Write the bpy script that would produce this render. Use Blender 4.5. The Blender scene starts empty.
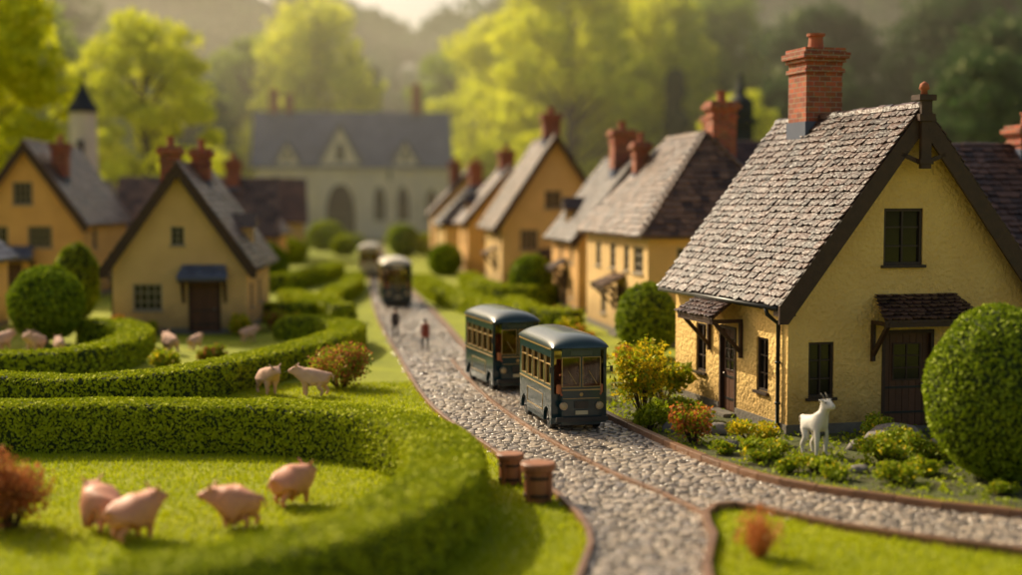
import bpy, bmesh, math, random
import numpy as np
from mathutils import Vector, Matrix, noise
random.seed(7); rng=np.random.default_rng(7)
D=bpy.data; SC=bpy.context.scene; COL=SC.collection
rad=math.radians

# ---------------------------------------------------------------- materials
def newmat(name):
    m=D.materials.new(name); m.use_nodes=True; n=m.node_tree.nodes; n.clear()
    o=n.new('ShaderNodeOutputMaterial'); return m,n,m.node_tree.links,o
def rgba(c): return (c[0],c[1],c[2],1)
def colormix(n,l,c1,c2,nscale,island,coord='Object',detail=5,contrast=1.6):
    tc=n.new('ShaderNodeTexCoord'); nz=n.new('ShaderNodeTexNoise'); nz.inputs['Scale'].default_value=nscale; nz.inputs['Detail'].default_value=detail
    l.new(tc.outputs[coord],nz.inputs['Vector'])
    ma=n.new('ShaderNodeMath'); ma.operation='MULTIPLY_ADD'; ma.inputs[1].default_value=contrast; ma.inputs[2].default_value=.5-.5*contrast
    l.new(nz.outputs['Fac'],ma.inputs[0]); fac=ma.outputs[0]
    if island>0:
        g=n.new('ShaderNodeNewGeometry'); mx=n.new('ShaderNodeMix'); mx.data_type='FLOAT'; mx.inputs[0].default_value=island
        l.new(fac,mx.inputs[2]); l.new(g.outputs['Random Per Island'],mx.inputs[3]); fac=mx.outputs[0]
    cl=n.new('ShaderNodeClamp'); l.new(fac,cl.inputs[0])
    mc=n.new('ShaderNodeMix'); mc.data_type='RGBA'; mc.inputs[6].default_value=rgba(c1); mc.inputs[7].default_value=rgba(c2)
    l.new(cl.outputs[0],mc.inputs[0]); return mc.outputs[2],tc
def pmat(name,c1,c2=None,rough=.75,nscale=3,bscale=0,bstr=.4,bdist=.03,island=0,metal=0,spec=.4,coat=0,grime=False):
    m,n,l,o=newmat(name); p=n.new('ShaderNodeBsdfPrincipled'); l.new(p.outputs[0],o.inputs[0])
    c2=c2 or tuple(x*.75 for x in c1)
    col,tc=colormix(n,l,c1,c2,nscale,island)
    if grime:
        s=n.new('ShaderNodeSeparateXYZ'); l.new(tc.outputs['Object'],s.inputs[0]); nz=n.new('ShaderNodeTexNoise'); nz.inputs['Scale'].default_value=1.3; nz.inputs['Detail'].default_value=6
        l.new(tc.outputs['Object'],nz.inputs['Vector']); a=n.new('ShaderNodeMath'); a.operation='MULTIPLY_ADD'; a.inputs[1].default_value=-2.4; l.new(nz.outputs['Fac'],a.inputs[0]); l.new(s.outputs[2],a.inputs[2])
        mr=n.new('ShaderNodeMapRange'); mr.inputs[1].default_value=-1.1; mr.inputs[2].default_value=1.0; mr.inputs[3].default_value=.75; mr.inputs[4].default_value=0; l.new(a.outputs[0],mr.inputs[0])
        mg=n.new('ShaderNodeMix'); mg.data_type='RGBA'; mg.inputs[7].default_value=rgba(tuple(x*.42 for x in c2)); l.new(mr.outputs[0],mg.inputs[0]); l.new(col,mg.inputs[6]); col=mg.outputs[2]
    l.new(col,p.inputs['Base Color'])
    p.inputs['Roughness'].default_value=rough; p.inputs['Metallic'].default_value=metal
    p.inputs['Specular IOR Level'].default_value=spec; p.inputs['Coat Weight'].default_value=coat
    if bscale:
        nz=n.new('ShaderNodeTexNoise'); nz.inputs['Scale'].default_value=bscale; nz.inputs['Detail'].default_value=6
        l.new(tc.outputs['Object'],nz.inputs['Vector']); b=n.new('ShaderNodeBump'); b.inputs['Strength'].default_value=bstr; b.inputs['Distance'].default_value=bdist
        l.new(nz.outputs['Fac'],b.inputs['Height']); l.new(b.outputs[0],p.inputs['Normal'])
    return m
def leafmat(name,c1,c2,trans=None,tf=.4,nscale=.6,gl=.04,island=.55):
    m,n,l,o=newmat(name); col,tc=colormix(n,l,c1,c2,nscale,island)
    d=n.new('ShaderNodeBsdfDiffuse'); l.new(col,d.inputs[0]); t=n.new('ShaderNodeBsdfTranslucent')
    if trans: t.inputs[0].default_value=rgba(trans)
    else: l.new(col,t.inputs[0])
    a=n.new('ShaderNodeMixShader'); a.inputs[0].default_value=tf; l.new(d.outputs[0],a.inputs[1]); l.new(t.outputs[0],a.inputs[2])
    g=n.new('ShaderNodeBsdfGlossy'); g.inputs['Roughness'].default_value=.5; g.inputs[0].default_value=(.85,.8,.4,1)
    b=n.new('ShaderNodeMixShader'); b.inputs[0].default_value=gl; l.new(a.outputs[0],b.inputs[1]); l.new(g.outputs[0],b.inputs[2]); l.new(b.outputs[0],o.inputs[0]); return m
def brickmat(name,c1,c2,mortar,scale=1.0):
    m,n,l,o=newmat(name); p=n.new('ShaderNodeBsdfPrincipled'); l.new(p.outputs[0],o.inputs[0])
    tc=n.new('ShaderNodeTexCoord'); s=n.new('ShaderNodeSeparateXYZ'); l.new(tc.outputs['Object'],s.inputs[0])
    ad=n.new('ShaderNodeMath'); l.new(s.outputs[0],ad.inputs[0]); l.new(s.outputs[1],ad.inputs[1])
    c=n.new('ShaderNodeCombineXYZ'); l.new(ad.outputs[0],c.inputs[0]); l.new(s.outputs[2],c.inputs[1])
    b=n.new('ShaderNodeTexBrick'); l.new(c.outputs[0],b.inputs['Vector']); b.inputs['Scale'].default_value=scale
    b.inputs['Brick Width'].default_value=.48; b.inputs['Row Height'].default_value=.2; b.inputs['Mortar Size'].default_value=.018
    b.inputs['Color1'].default_value=rgba(c1); b.inputs['Color2'].default_value=rgba(c2); b.inputs['Mortar'].default_value=rgba(mortar)
    nz=n.new('ShaderNodeTexNoise'); nz.inputs['Scale'].default_value=4; l.new(tc.outputs['Object'],nz.inputs['Vector'])
    mm=n.new('ShaderNodeMix'); mm.data_type='RGBA'; mm.blend_type='MULTIPLY'; mm.inputs[0].default_value=.6
    l.new(b.outputs['Color'],mm.inputs[6]); l.new(nz.outputs['Color'],mm.inputs[7]); 
    hs=n.new('ShaderNodeHueSaturation'); hs.inputs['Value'].default_value=1.5; l.new(mm.outputs[2],hs.inputs['Color']); l.new(hs.outputs[0],p.inputs['Base Color'])
    bp=n.new('ShaderNodeBump'); bp.inputs['Distance'].default_value=.03; bp.invert=True; bp.inputs['Strength'].default_value=.8; l.new(b.outputs['Fac'],bp.inputs['Height']); l.new(bp.outputs[0],p.inputs['Normal'])
    p.inputs['Roughness'].default_value=.85; return m
def glassmat(name,tint=(.6,.52,.42)):
    m,n,l,o=newmat(name); t=n.new('ShaderNodeBsdfTransparent'); t.inputs[0].default_value=rgba(tint)
    g=n.new('ShaderNodeBsdfGlossy'); g.inputs['Roughness'].default_value=.04
    f=n.new('ShaderNodeFresnel'); f.inputs[0].default_value=1.6; x=n.new('ShaderNodeMixShader'); l.new(f.outputs[0],x.inputs[0]); l.new(t.outputs[0],x.inputs[1]); l.new(g.outputs[0],x.inputs[2]); l.new(x.outputs[0],o.inputs[0]); return m

M={}
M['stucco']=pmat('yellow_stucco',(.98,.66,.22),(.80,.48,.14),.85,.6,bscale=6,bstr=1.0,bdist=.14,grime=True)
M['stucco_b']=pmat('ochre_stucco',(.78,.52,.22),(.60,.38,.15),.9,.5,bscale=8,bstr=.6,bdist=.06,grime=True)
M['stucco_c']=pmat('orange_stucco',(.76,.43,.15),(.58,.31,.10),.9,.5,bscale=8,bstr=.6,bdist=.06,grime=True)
M['stone']=pmat('pale_stone',(.80,.69,.58),(.60,.52,.44),.9,.35,bscale=5,bstr=.5)
M['plinth']=pmat('plinth_stone',(.22,.19,.15),(.12,.10,.08),.9,2,bscale=8,bstr=.8,bdist=.06)
M['slate']=pmat('slate_tile',(.135,.068,.050),(.018,.012,.014),.34,.8,bscale=7,bstr=1.0,bdist=.06,island=.8,spec=.30)
M['slate_b']=pmat('weathered_tile',(.24,.14,.09),(.035,.025,.025),.38,.6,bscale=6,bstr=1.0,bdist=.06,island=.8,spec=.30)
M['slate_d']=pmat('dark_brown_tile',(.11,.068,.052),(.025,.018,.02),.4,.6,bscale=6,bstr=1.0,bdist=.06,island=.75,spec=.28)
M['slate_g']=pmat('grey_slate',(.15,.17,.23),(.09,.10,.15),.6,.5,island=.6,spec=.25)
M['lead']=pmat('dark_lead',(.05,.05,.055),(.03,.03,.035),.7,2,spec=.2)
M['slate_r']=pmat('brown_red_tile',(.17,.08,.05),(.06,.032,.026),.45,.5,bscale=6,bstr=1.0,bdist=.06,island=.7,spec=.3)
M['wood']=pmat('dark_timber',(.075,.034,.018),(.035,.017,.01),.55,3,bscale=12,bstr=.4)
M['door']=pmat('brown_door_wood',(.15,.06,.027),(.08,.033,.016),.55,3,bscale=14,bstr=.3,island=.5)
M['iron']=pmat('black_iron',(.018,.018,.02),(.03,.028,.025),.4,5)
M['glass']=pmat('dark_window_glass',(.010,.010,.010),(.028,.022,.016),.12,.7,spec=.35)
M['frame']=pmat('window_frame_wood',(.06,.035,.022),(.035,.02,.014),.55,4)
M['lframe']=pmat('pale_window_frame',(.36,.30,.22),(.26,.21,.15),.6,4)
M['pframe']=pmat('stone_tracery',(.46,.42,.36),None,.8,4)
M['brick']=brickmat('red_brick',(.42,.10,.04),(.22,.06,.03),(.30,.22,.16))
M['pot']=pmat('terracotta',(.42,.13,.06),(.30,.09,.04),.8,5,bscale=20,bstr=.2)
M['bark']=pmat('bark',(.10,.065,.04),(.05,.035,.02),.9,1,bscale=4,bstr=.8,bdist=.1)
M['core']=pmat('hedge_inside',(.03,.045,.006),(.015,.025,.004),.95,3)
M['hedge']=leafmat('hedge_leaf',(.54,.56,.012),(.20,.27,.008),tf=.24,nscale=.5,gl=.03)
M['hedge_d']=leafmat('clipped_bush_leaf',(.34,.42,.012),(.11,.18,.008),tf=.26,gl=.035)
M['gold']=leafmat('golden_tree_leaf',(.90,.84,.03),(.44,.52,.02),tf=.55,nscale=.08)
M['green']=leafmat('green_tree_leaf',(.40,.48,.03),(.16,.25,.02),tf=.5,nscale=.08)
M['deep']=leafmat('dark_tree_leaf',(.075,.14,.035),(.03,.065,.025),tf=.4,nscale=.08)
M['forest']=leafmat('forest_leaf',(.09,.17,.05),(.035,.08,.035),tf=.35,nscale=.02)
M['grassb']=leafmat('grass_blade',(.58,.58,.010),(.28,.35,.008),tf=.45,nscale=.25,gl=.02)
M['shrub']=leafmat('shrub_leaf',(.40,.45,.012),(.15,.22,.01),tf=.45)
M['yshrub']=leafmat('yellow_shrub_leaf',(.85,.58,.02),(.36,.34,.012),tf=.5)
M['orange']=leafmat('orange_leaf',(.80,.24,.05),(.50,.16,.03),tf=.45)
M['tuft']=leafmat('dry_orange_grass',(.72,.27,.08),(.48,.19,.06),tf=.4)
M['rust']=leafmat('rust_leaf',(.46,.15,.05),(.24,.08,.03),tf=.4)
M['cob']=pmat('cobble_stone',(.60,.47,.34),(.17,.145,.13),.20,1.2,bscale=5,bstr=.9,bdist=.05,island=.75,spec=.75)
M['mortar']=pmat('cobble_joint_sand',(.09,.068,.045),(.05,.04,.028),.85,3,bscale=8,bstr=.6)
M['kerb']=pmat('brown_edging',(.28,.14,.07),(.15,.08,.045),.4,2,bscale=8,bstr=.5,island=.5)
M['soil']=pmat('garden_soil',(.07,.055,.025),(.09,.11,.02),.95,.8,bscale=5,bstr=.8,bdist=.1)
M['ground']=pmat('lawn_ground',(.38,.39,.010),(.18,.21,.009),.95,.35,bscale=9,bstr=.8,bdist=.1)
M['hill']=pmat('hillside',(.06,.08,.03),(.03,.05,.02),.95,.02)
M['rock']=pmat('grey_rock',(.26,.22,.19),(.12,.11,.10),.85,2,bscale=6,bstr=.8,bdist=.06)
M['pig']=pmat('pink_pig_skin',(.76,.34,.20),(.56,.22,.12),.5,3,bscale=20,bstr=.15)
M['cream']=pmat('pinkish_cream_wool',(.76,.47,.33),(.54,.31,.21),.85,3,bscale=9,bstr=.9,bdist=.06)
M['white']=pmat('white_painted_stone',(.82,.76,.68),(.64,.57,.49),.6,4,bscale=14,bstr=.25)
M['teal']=pmat('dark_teal_paint',(.006,.034,.044),(.004,.024,.032),.24,2,spec=.4,coat=.3)
M['teal_roof']=pmat('grey_teal_roof_paint',(.02,.048,.056),(.012,.032,.038),.28,2,spec=.5,coat=.3)
M['cream_roof']=pmat('cream_roof_paint',(.70,.62,.48),(.56,.50,.38),.35,2)
M['gilt']=pmat('yellow_trim_paint',(.50,.32,.11),None,.4,3)
M['rubber']=pmat('tyre_rubber',(.02,.02,.02),None,.8,3)
M['rim']=pmat('wheel_rim_paint',(.05,.045,.04),None,.4,3,metal=.3)
M['lamp']=pmat('headlight_lens',(.50,.38,.20),None,.15,3)
M['chrome']=pmat('dull_metal',(.35,.30,.24),None,.3,3,metal=.9)
M['seat']=pmat('tan_seat',(.62,.22,.08),None,.7,3)
M['bglass']=glassmat('bus_glass')
M['skin']=pmat('skin',(.55,.33,.24),None,.6,5)
M['coat']=pmat('dark_coat',(.05,.032,.03),None,.8,5)
M['redcoat']=pmat('rust_red_jacket',(.28,.06,.035),None,.8,5)
M['trouser']=pmat('dark_trousers',(.025,.022,.025),None,.8,5)
M['hair']=pmat('brown_hair',(.05,.03,.02),None,.7,5)
M['stoolw']=pmat('reddish_brown_wood',(.45,.17,.065),(.24,.09,.04),.5,2,bscale=8,bstr=.3)
M['plate']=pmat('plate_enamel',(.55,.48,.3),None,.4,3)

# ---------------------------------------------------------------- mesh builder
class MB:
    def __init__(s): s.v=[]; s.f=[]
    def add(s,vs,fs):
        b=len(s.v); s.v+= [tuple(v) for v in vs]; s.f+=[tuple(b+i for i in f) for f in fs]
    def box(s,x0,x1,y0,y1,z0,z1):
        x0,x1=min(x0,x1),max(x0,x1); y0,y1=min(y0,y1),max(y0,y1)
        s.hexa([(x0,y0,z0),(x1,y0,z0),(x1,y1,z0),(x0,y1,z0),(x0,y0,z1),(x1,y0,z1),(x1,y1,z1),(x0,y1,z1)])
    def hexa(s,v): s.add(v,[(0,3,2,1),(4,5,6,7),(0,1,5,4),(1,2,6,5),(2,3,7,6),(3,0,4,7)])
    def prism(s,out,vec):
        n=len(out); vec=Vector(vec); a=[Vector(p) for p in out]; b=[p+vec for p in a]
        s.add(a+b,[tuple(range(n)),tuple(range(2*n-1,n-1,-1))]+[(i,n+i,n+(i+1)%n,(i+1)%n) for i in range(n)])
    def beam(s,p0,p1,w,h,up=(0,0,1)):
        p0=Vector(p0); p1=Vector(p1); d=(p1-p0).normalized(); u=Vector(up); sd=d.cross(u).normalized(); u=sd.cross(d)
        a=[-sd*w/2-u*h/2,sd*w/2-u*h/2,sd*w/2+u*h/2,-sd*w/2+u*h/2]
        s.prism([p0+q for q in a],p1-p0)
    def tube(s,pts,rs,seg=10,cap=True):
        pts=[Vector(p) for p in pts]; n=len(pts); vs=[]
        for i,p in enumerate(pts):
            d=(pts[min(i+1,n-1)]-pts[max(i-1,0)]).normalized()
            a=d.cross(Vector((0,0,1)));
            if a.length<.05: a=d.cross(Vector((0,1,0)))
            a.normalize(); b=d.cross(a); r=rs[i] if hasattr(rs,'__len__') else rs
            vs+=[p+a*r*math.cos(2*math.pi*k/seg)+b*r*math.sin(2*math.pi*k/seg) for k in range(seg)]
        fs=[(i*seg+k,i*seg+(k+1)%seg,(i+1)*seg+(k+1)%seg,(i+1)*seg+k) for i in range(n-1) for k in range(seg)]
        if cap: fs+=[tuple(range(seg-1,-1,-1)),tuple(range((n-1)*seg,n*seg))]
        s.add(vs,fs)
    def ball(s,c,r,seg=12,ring=8,sc=(1,1,1)):
        vs=[];
        for i in range(ring+1):
            t=math.pi*i/ring
            for k in range(seg):
                a=2*math.pi*k/seg; vs.append((c[0]+r*sc[0]*math.sin(t)*math.cos(a),c[1]+r*sc[1]*math.sin(t)*math.sin(a),c[2]+r*sc[2]*math.cos(t)))
        s.add(vs,[(i*seg+k,(i+1)*seg+k,(i+1)*seg+(k+1)%seg,i*seg+(k+1)%seg) for i in range(ring) for k in range(seg)])
def link(o,parent=None):
    COL.objects.link(o)
    if parent is not None: o.parent=parent
    return o
def build(mb,name,mat,parent=None,bevel=0,smooth=False,fix=True):
    me=D.meshes.new(name); me.from_pydata(mb.v,[],mb.f)
    if fix or bevel:
        bm=bmesh.new(); bm.from_mesh(me)
        if smooth: bmesh.ops.remove_doubles(bm,verts=bm.verts,dist=1e-4)
        bmesh.ops.recalc_face_normals(bm,faces=bm.faces)
        if bevel: bmesh.ops.bevel(bm,geom=list(bm.edges),offset=bevel,segments=2,affect='EDGES',clamp_overlap=True)
        bm.to_mesh(me); bm.free()
    if mat: me.materials.append(mat)
    if smooth:
        for p in me.polygons: p.use_smooth=True
    return link(D.objects.new(name,me),parent)
def npobj(name,parts,mats,parent=None,smooth0=False):
    vs=[];ls=[];tot=[];mi=[];off=0
    for V,F,m in parts:
        vs.append(V); ls.append((F+off).ravel()); tot.append(np.full(len(F),F.shape[1])); mi.append(np.full(len(F),m)); off+=len(V)
    V=np.concatenate(vs).astype(np.float32); Lp=np.concatenate(ls).astype(np.int32); T=np.concatenate(tot).astype(np.int32); S=np.concatenate([[0],np.cumsum(T)[:-1]]).astype(np.int32)
    me=D.meshes.new(name); me.vertices.add(len(V)); me.vertices.foreach_set('co',V.ravel())
    me.loops.add(len(Lp)); me.loops.foreach_set('vertex_index',Lp); me.polygons.add(len(T)); me.polygons.foreach_set('loop_start',S); 
    me.polygons.foreach_set('loop_total',T)
    me.polygons.foreach_set('material_index',np.concatenate(mi).astype(np.int32)); me.update(calc_edges=True); me.validate()
    for m in mats: me.materials.append(m)
    return link(D.objects.new(name,me),parent)
def thing(name,loc,rot,label,cat,group=None,scale=1):
    e=D.objects.new(name,None); e.empty_display_size=.3; e.location=loc; e.rotation_euler=(0,0,rot); e.scale=(scale,)*3 if not hasattr(scale,'__len__') else scale
    link(e); tag(e,label,cat,group); return e
def tag(o,label,cat,group=None):
    o['label']=label; o['category']=cat
    if group: o['group']=group
def copy_thing(src,loc,rot,scale=1,label=None,group=None,matmap=None):
    def rec(o,par):
        c=o.copy(); COL.objects.link(c)
        if par is not None: c.parent=par; c.matrix_parent_inverse=o.matrix_parent_inverse.copy()
        if matmap and c.type=='MESH':
            for i,sl in enumerate(c.material_slots):
                if sl.material and sl.material.name in matmap:
                    t=matmap[sl.material.name]; sl.link='OBJECT'; sl.material=t
        for ch in o.children: rec(ch,c)
        return c
    c=rec(src,None); c.location=loc; c.rotation_euler=(0,0,rot)
    c.scale=(scale,)*3 if not hasattr(scale,'__len__') else scale
    if label: c['label']=label
    if group: c['group']=group; src['group']=group
    return c
def cut(ob,mb):
    c=build(mb,'cutter',None); m=ob.modifiers.new('b','BOOLEAN'); m.object=c; m.operation='DIFFERENCE'; m.solver='EXACT'
    dg=bpy.context.evaluated_depsgraph_get(); dg.update(); me=D.meshes.new_from_object(ob.evaluated_get(dg))
    ob.modifiers.clear(); old=ob.data; ob.data=me; me.name=ob.name; D.objects.remove(c,do_unlink=True)
def catmull(P,step=.5):
    P=[Vector(p) for p in P]; out=[]; Q=[P[0]*2-P[1]]+P+[P[-1]*2-P[-2]]
    for i in range(1,len(Q)-2):
        n=max(2,int((Q[i+1]-Q[i]).length/step))
        for k in range(n):
            t=k/n; a,b,c,d=Q[i-1],Q[i],Q[i+1],Q[i+2]
            out.append(.5*((2*b)+(-a+c)*t+(2*a-5*b+4*c-d)*t*t+(-a+3*b-3*c+d)*t**3))
    out.append(P[-1]); return out
def inpoly(x,y,poly):
    c=np.zeros(len(x),bool); n=len(poly); j=n-1
    for i in range(n):
        xi,yi=poly[i]; xj,yj=poly[j]
        if yi!=yj: c^=((yi>y)!=(yj>y))&(x<(xj-xi)*(y-yi)/(yj-yi)+xi)
        j=i
    return c

# ---------------------------------------------------------------- foliage helpers
def nrm(a): return a/np.maximum(np.linalg.norm(a,axis=1,keepdims=True),1e-6)
def leafquads(P,N,size,aspect=.55,rand=.75):
    n=len(P); nn=nrm(N*(1-rand)+nrm(rng.normal(size=(n,3)))*rand); t=nrm(np.cross(nn,rng.normal(size=(n,3)))); b=np.cross(nn,t)
    s=(size*(.6+.8*rng.random((n,1)))); V=np.stack([P+t*s,P+b*s*aspect,P-t*s,P-b*s*aspect],1).reshape(-1,3)
    return V,np.arange(4*n).reshape(n,4)
def surfsample(V,Q,n):
    a,b,c,d=V[Q[:,0]],V[Q[:,1]],V[Q[:,2]],V[Q[:,3]]; cr=np.cross(c-a,d-b); ar=np.linalg.norm(cr,axis=1)+1e-9
    i=rng.choice(len(Q),n,p=ar/ar.sum()); u=rng.random((n,1)); v=rng.random((n,1))
    P=(a[i]*(1-u)+b[i]*u)*(1-v)+(d[i]*(1-u)+c[i]*u)*v; return P,nrm(cr[i])
def area(V,Q): return .5*np.linalg.norm(np.cross(V[Q[:,2]]-V[Q[:,0]],V[Q[:,3]]-V[Q[:,1]]),axis=1).sum()
def hedge(pts,w,h,label,leaf=.10,dens=150,mat='hedge',group='clipped hedges of the garden'):
    C=catmull([(p[0],p[1],0) for p in pts],.45); n=len(C); K=19; V=[]
    for i,p in enumerate(C):
        d=(C[min(i+1,n-1)]-C[max(i-1,0)]).normalized(); s=Vector((-d.y,d.x,0)); e=min(i,n-1-i)*.45
        q=min(1,.02+math.sqrt(max(0,1-(1-min(1,e/(w*.5)))**2)))
        for k in range(K):
            t=math.pi*k/(K-1); cx=math.cos(t); sx=math.sin(t)
            x=math.copysign(abs(cx)**.22,cx)*w/2*q; z=abs(sx)**.22*h*(.55+.45*q)
            pt=p+s*x+Vector((0,0,z)); f=noise.noise(pt*.9)*.05+noise.noise(pt*2.7)*.025
            pt=pt+(s*cx+Vector((0,0,sx)))*f; pt.z=max(pt.z,0) if k not in(0,K-1) else -.02; V.append(pt)
    V=np.array([tuple(v) for v in V]); i,k=np.meshgrid(np.arange(n-1),np.arange(K-1),indexing='ij'); i=i.ravel();k=k.ravel()
    Q=np.stack([i*K+k,i*K+k+1,(i+1)*K+k+1,(i+1)*K+k],1)
    P,N=surfsample(V,Q,int(area(V,Q)*dens)); 
    if (N[:,2]*(P[:,2]>h*.9)).sum()<0: N=-N
    P=P+N*(rng.random((len(P),1))*.07-.02)
    LV,LQ=leafquads(P,N,leaf,rand=.48)
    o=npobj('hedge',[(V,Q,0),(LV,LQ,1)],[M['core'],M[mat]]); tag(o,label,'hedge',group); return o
def ballsurf(r,rz,zc,seg=28,ring=18,amp=.06,seed=0):
    V=[]
    for i in range(ring+1):
        t=math.pi*i/ring
        for k in range(seg):
            a=2*math.pi*k/seg; d=Vector((math.sin(t)*math.cos(a),math.sin(t)*math.sin(a),math.cos(t))); f=1+amp*noise.noise(d*2.5+Vector((seed,0,0)))+amp*.5*noise.noise(d*6+Vector((seed,3,0)))
            V.append((d.x*r*f,d.y*r*f,zc+d.z*rz*f))
    Q=[(i*seg+k,(i+1)*seg+k,(i+1)*seg+(k+1)%seg,i*seg+(k+1)%seg) for i in range(ring) for k in range(seg)]
    return np.array(V),np.array(Q)
def topiary(loc,r,rz,zc,label,dens=140,leaf=.11,mat='hedge_d',name='round_bush',seed=0,group=None):
    V,Q=ballsurf(r*.95,rz*.95,zc,seed=seed); P,N=surfsample(V,Q,int(area(V,Q)*dens)); 
    c=np.array([0,0,zc]); N=nrm(P-c); P=P+N*(rng.random((len(P),1))*.16-.04)
    k=P[:,2]>.02; LV,LQ=leafquads(P[k],N[k],leaf,rand=.58)
    tb=MB(); tb.tube([(0,0,-.05),(0,0,zc)],.12,8); tv=np.array(tb.v); tf=np.array(tb.f[:8])
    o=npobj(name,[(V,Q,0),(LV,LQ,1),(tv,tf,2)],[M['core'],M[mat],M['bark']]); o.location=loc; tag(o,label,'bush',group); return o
def shrub(loc,r,h,label,mats=('shrub',),wts=(1,),n=900,leaf=.1,name='shrub',clumps=9,group=None,cat='shrub',spiky=False):
    parts=[]; ml=[M['bark']]; tb=MB(); cs=[]
    for i in range(clumps):
        a=random.random()*6.28; q=r*math.sqrt(random.random())*.75; z=h*(.25+.6*random.random()*(1-.5*(q/r)))
        c=(q*math.cos(a),q*math.sin(a),z); cs.append(c)
        if not spiky: tb.tube([(c[0]*.15,c[1]*.15,-.03),(c[0]*.6,c[1]*.6,z*.55),c],[.03,.022,.01],5,False)
    if spiky:
        n=420; a=rng.random(n)*6.28; q=rng.random(n)**.7; tip=np.stack([np.cos(a)*r*q,np.sin(a)*r*q,h*(.4+.6*rng.random(n))*(1-.45*q*q)],1); base=np.stack([np.cos(a)*.12,np.sin(a)*.12,a*0],1); sd=np.stack([-np.sin(a),np.cos(a),a*0],1)*.012
        mid=base*.4+tip*np.array([.45,.45,.6]); V=np.stack([base-sd,mid+sd,tip,mid-sd],1).reshape(-1,3); F=np.arange(4*n).reshape(n,4)
        parts.append((V,F,0)); ml=[M[mats[0]]]
        V2,F2=leafquads(tip,np.tile([0,0,1.],(n,1)),.045); parts.append((V2,F2,0))
    else:
        parts.append((np.array(tb.v),np.array(tb.f),0))
        ci=rng.integers(0,clumps,n); C=np.array(cs)[ci]; off=nrm(rng.normal(size=(n,3)))*(rng.random((n,1))**.5)*np.array([r*.45,r*.45,h*.24])
        P=C+off; P[:,2]=np.maximum(P[:,2],.04)
        w=np.array(wts)/sum(wts); sel=rng.choice(len(mats),n,p=w)
        for j,mn in enumerate(mats):
            k=sel==j
            if k.sum()==0: continue
            V,F=leafquads(P[k],nrm(off[k]+1e-4),leaf,.5,.7); parts.append((V,F,len(ml))); ml.append(M[mn])
    o=npobj(name,parts,ml); o.location=loc; tag(o,label,cat,group); return o

# ---------------------------------------------------------------- house
def tile_slope(mb,O,A,U,S,lo,hi,tw,te,th=.036):
    O=Vector(O);A=Vector(A).normalized();U=Vector(U).normalized();N=A.cross(U)
    if N.z<0: N=-N
    s=-.06; r=0
    while s<S-.05:
        a0=lo(max(s,0)); a1=hi(max(s,0)); a=a0-(tw*.5 if r%2 else 0)*random.uniform(.85,1.1)
        L=min(te*1.4,S-s+.05)
        while a<a1-.02:
            ww=tw*random.uniform(.78,1.22); x0=max(a,a0); x1=min(a+ww-.012,a1)
            if x1-x0>.03:
                j=random.uniform(-.06,.06)*te/.4; k=random.uniform(0,.035); k2=k+random.uniform(-.022,.022)
                q=lambda aa,ss,nn:O+A*aa+U*ss+N*nn
                sk=random.uniform(-.02,.02); c=min(.07,(x1-x0)*.25); t2=th*random.uniform(.85,1.3)
                lo_=[(x0,s+j+c*.9,k),(x0+c,s+j,k),(x1-c,s+j+sk,k2),(x1,s+j+sk+c*.9,k2)]
                bot=[q(a_,s_,.045+k_) for a_,s_,k_ in lo_]; top=[q(a_,s_,.045+k_+t2) for a_,s_,k_ in lo_]
                ub=[q(x1,s+L,.0),q(x0,s+L,.0)]; ut=[q(x1,s+L,.02),q(x0,s+L,.02)]
                mb.add(bot+ub+top+ut,[(5,4,3,2,1,0),(6,7,8,9,10,11)]+[(i_,(i_+1)%6,6+(i_+1)%6,6+i_) for i_ in range(6)])
            a+=ww
        s+=te; r+=1
def faceaxes(face,w):
    return {'front':(Vector((0,0,0)),Vector((1,0,0)),Vector((0,-1,0))),'left':(Vector((-w/2,0,0)),Vector((0,1,0)),Vector((-1,0,0))),'right':(Vector((w/2,0,0)),Vector((0,1,0)),Vector((1,0,0)))}[face]
def fbox(mb,ax,u0,u1,d0,d1,z0,z1):
    O,A,U=ax; p=O+A*u0+U*d0; q=O+A*u1+U*d1; mb.box(p.x,q.x,p.y,q.y,z0,z1)
def outline(kind,u,z,w,h):
    if kind=='arch':
        pts=[(u-w/2,z),(u+w/2,z)]; sp=z+h*.5
        for i in range(0,7): t=i/6; pts.append((u+w/2*(1-t**1.7),sp+h*.5*math.sin(t*math.pi/2)**.9))
        for i in range(5,-1,-1): t=i/6; pts.append((u-w/2*(1-t**1.7),sp+h*.5*math.sin(t*math.pi/2)**.9))
        return pts
    return [(u-w/2,z),(u+w/2,z),(u+w/2,z+h),(u-w/2,z+h)]
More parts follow.
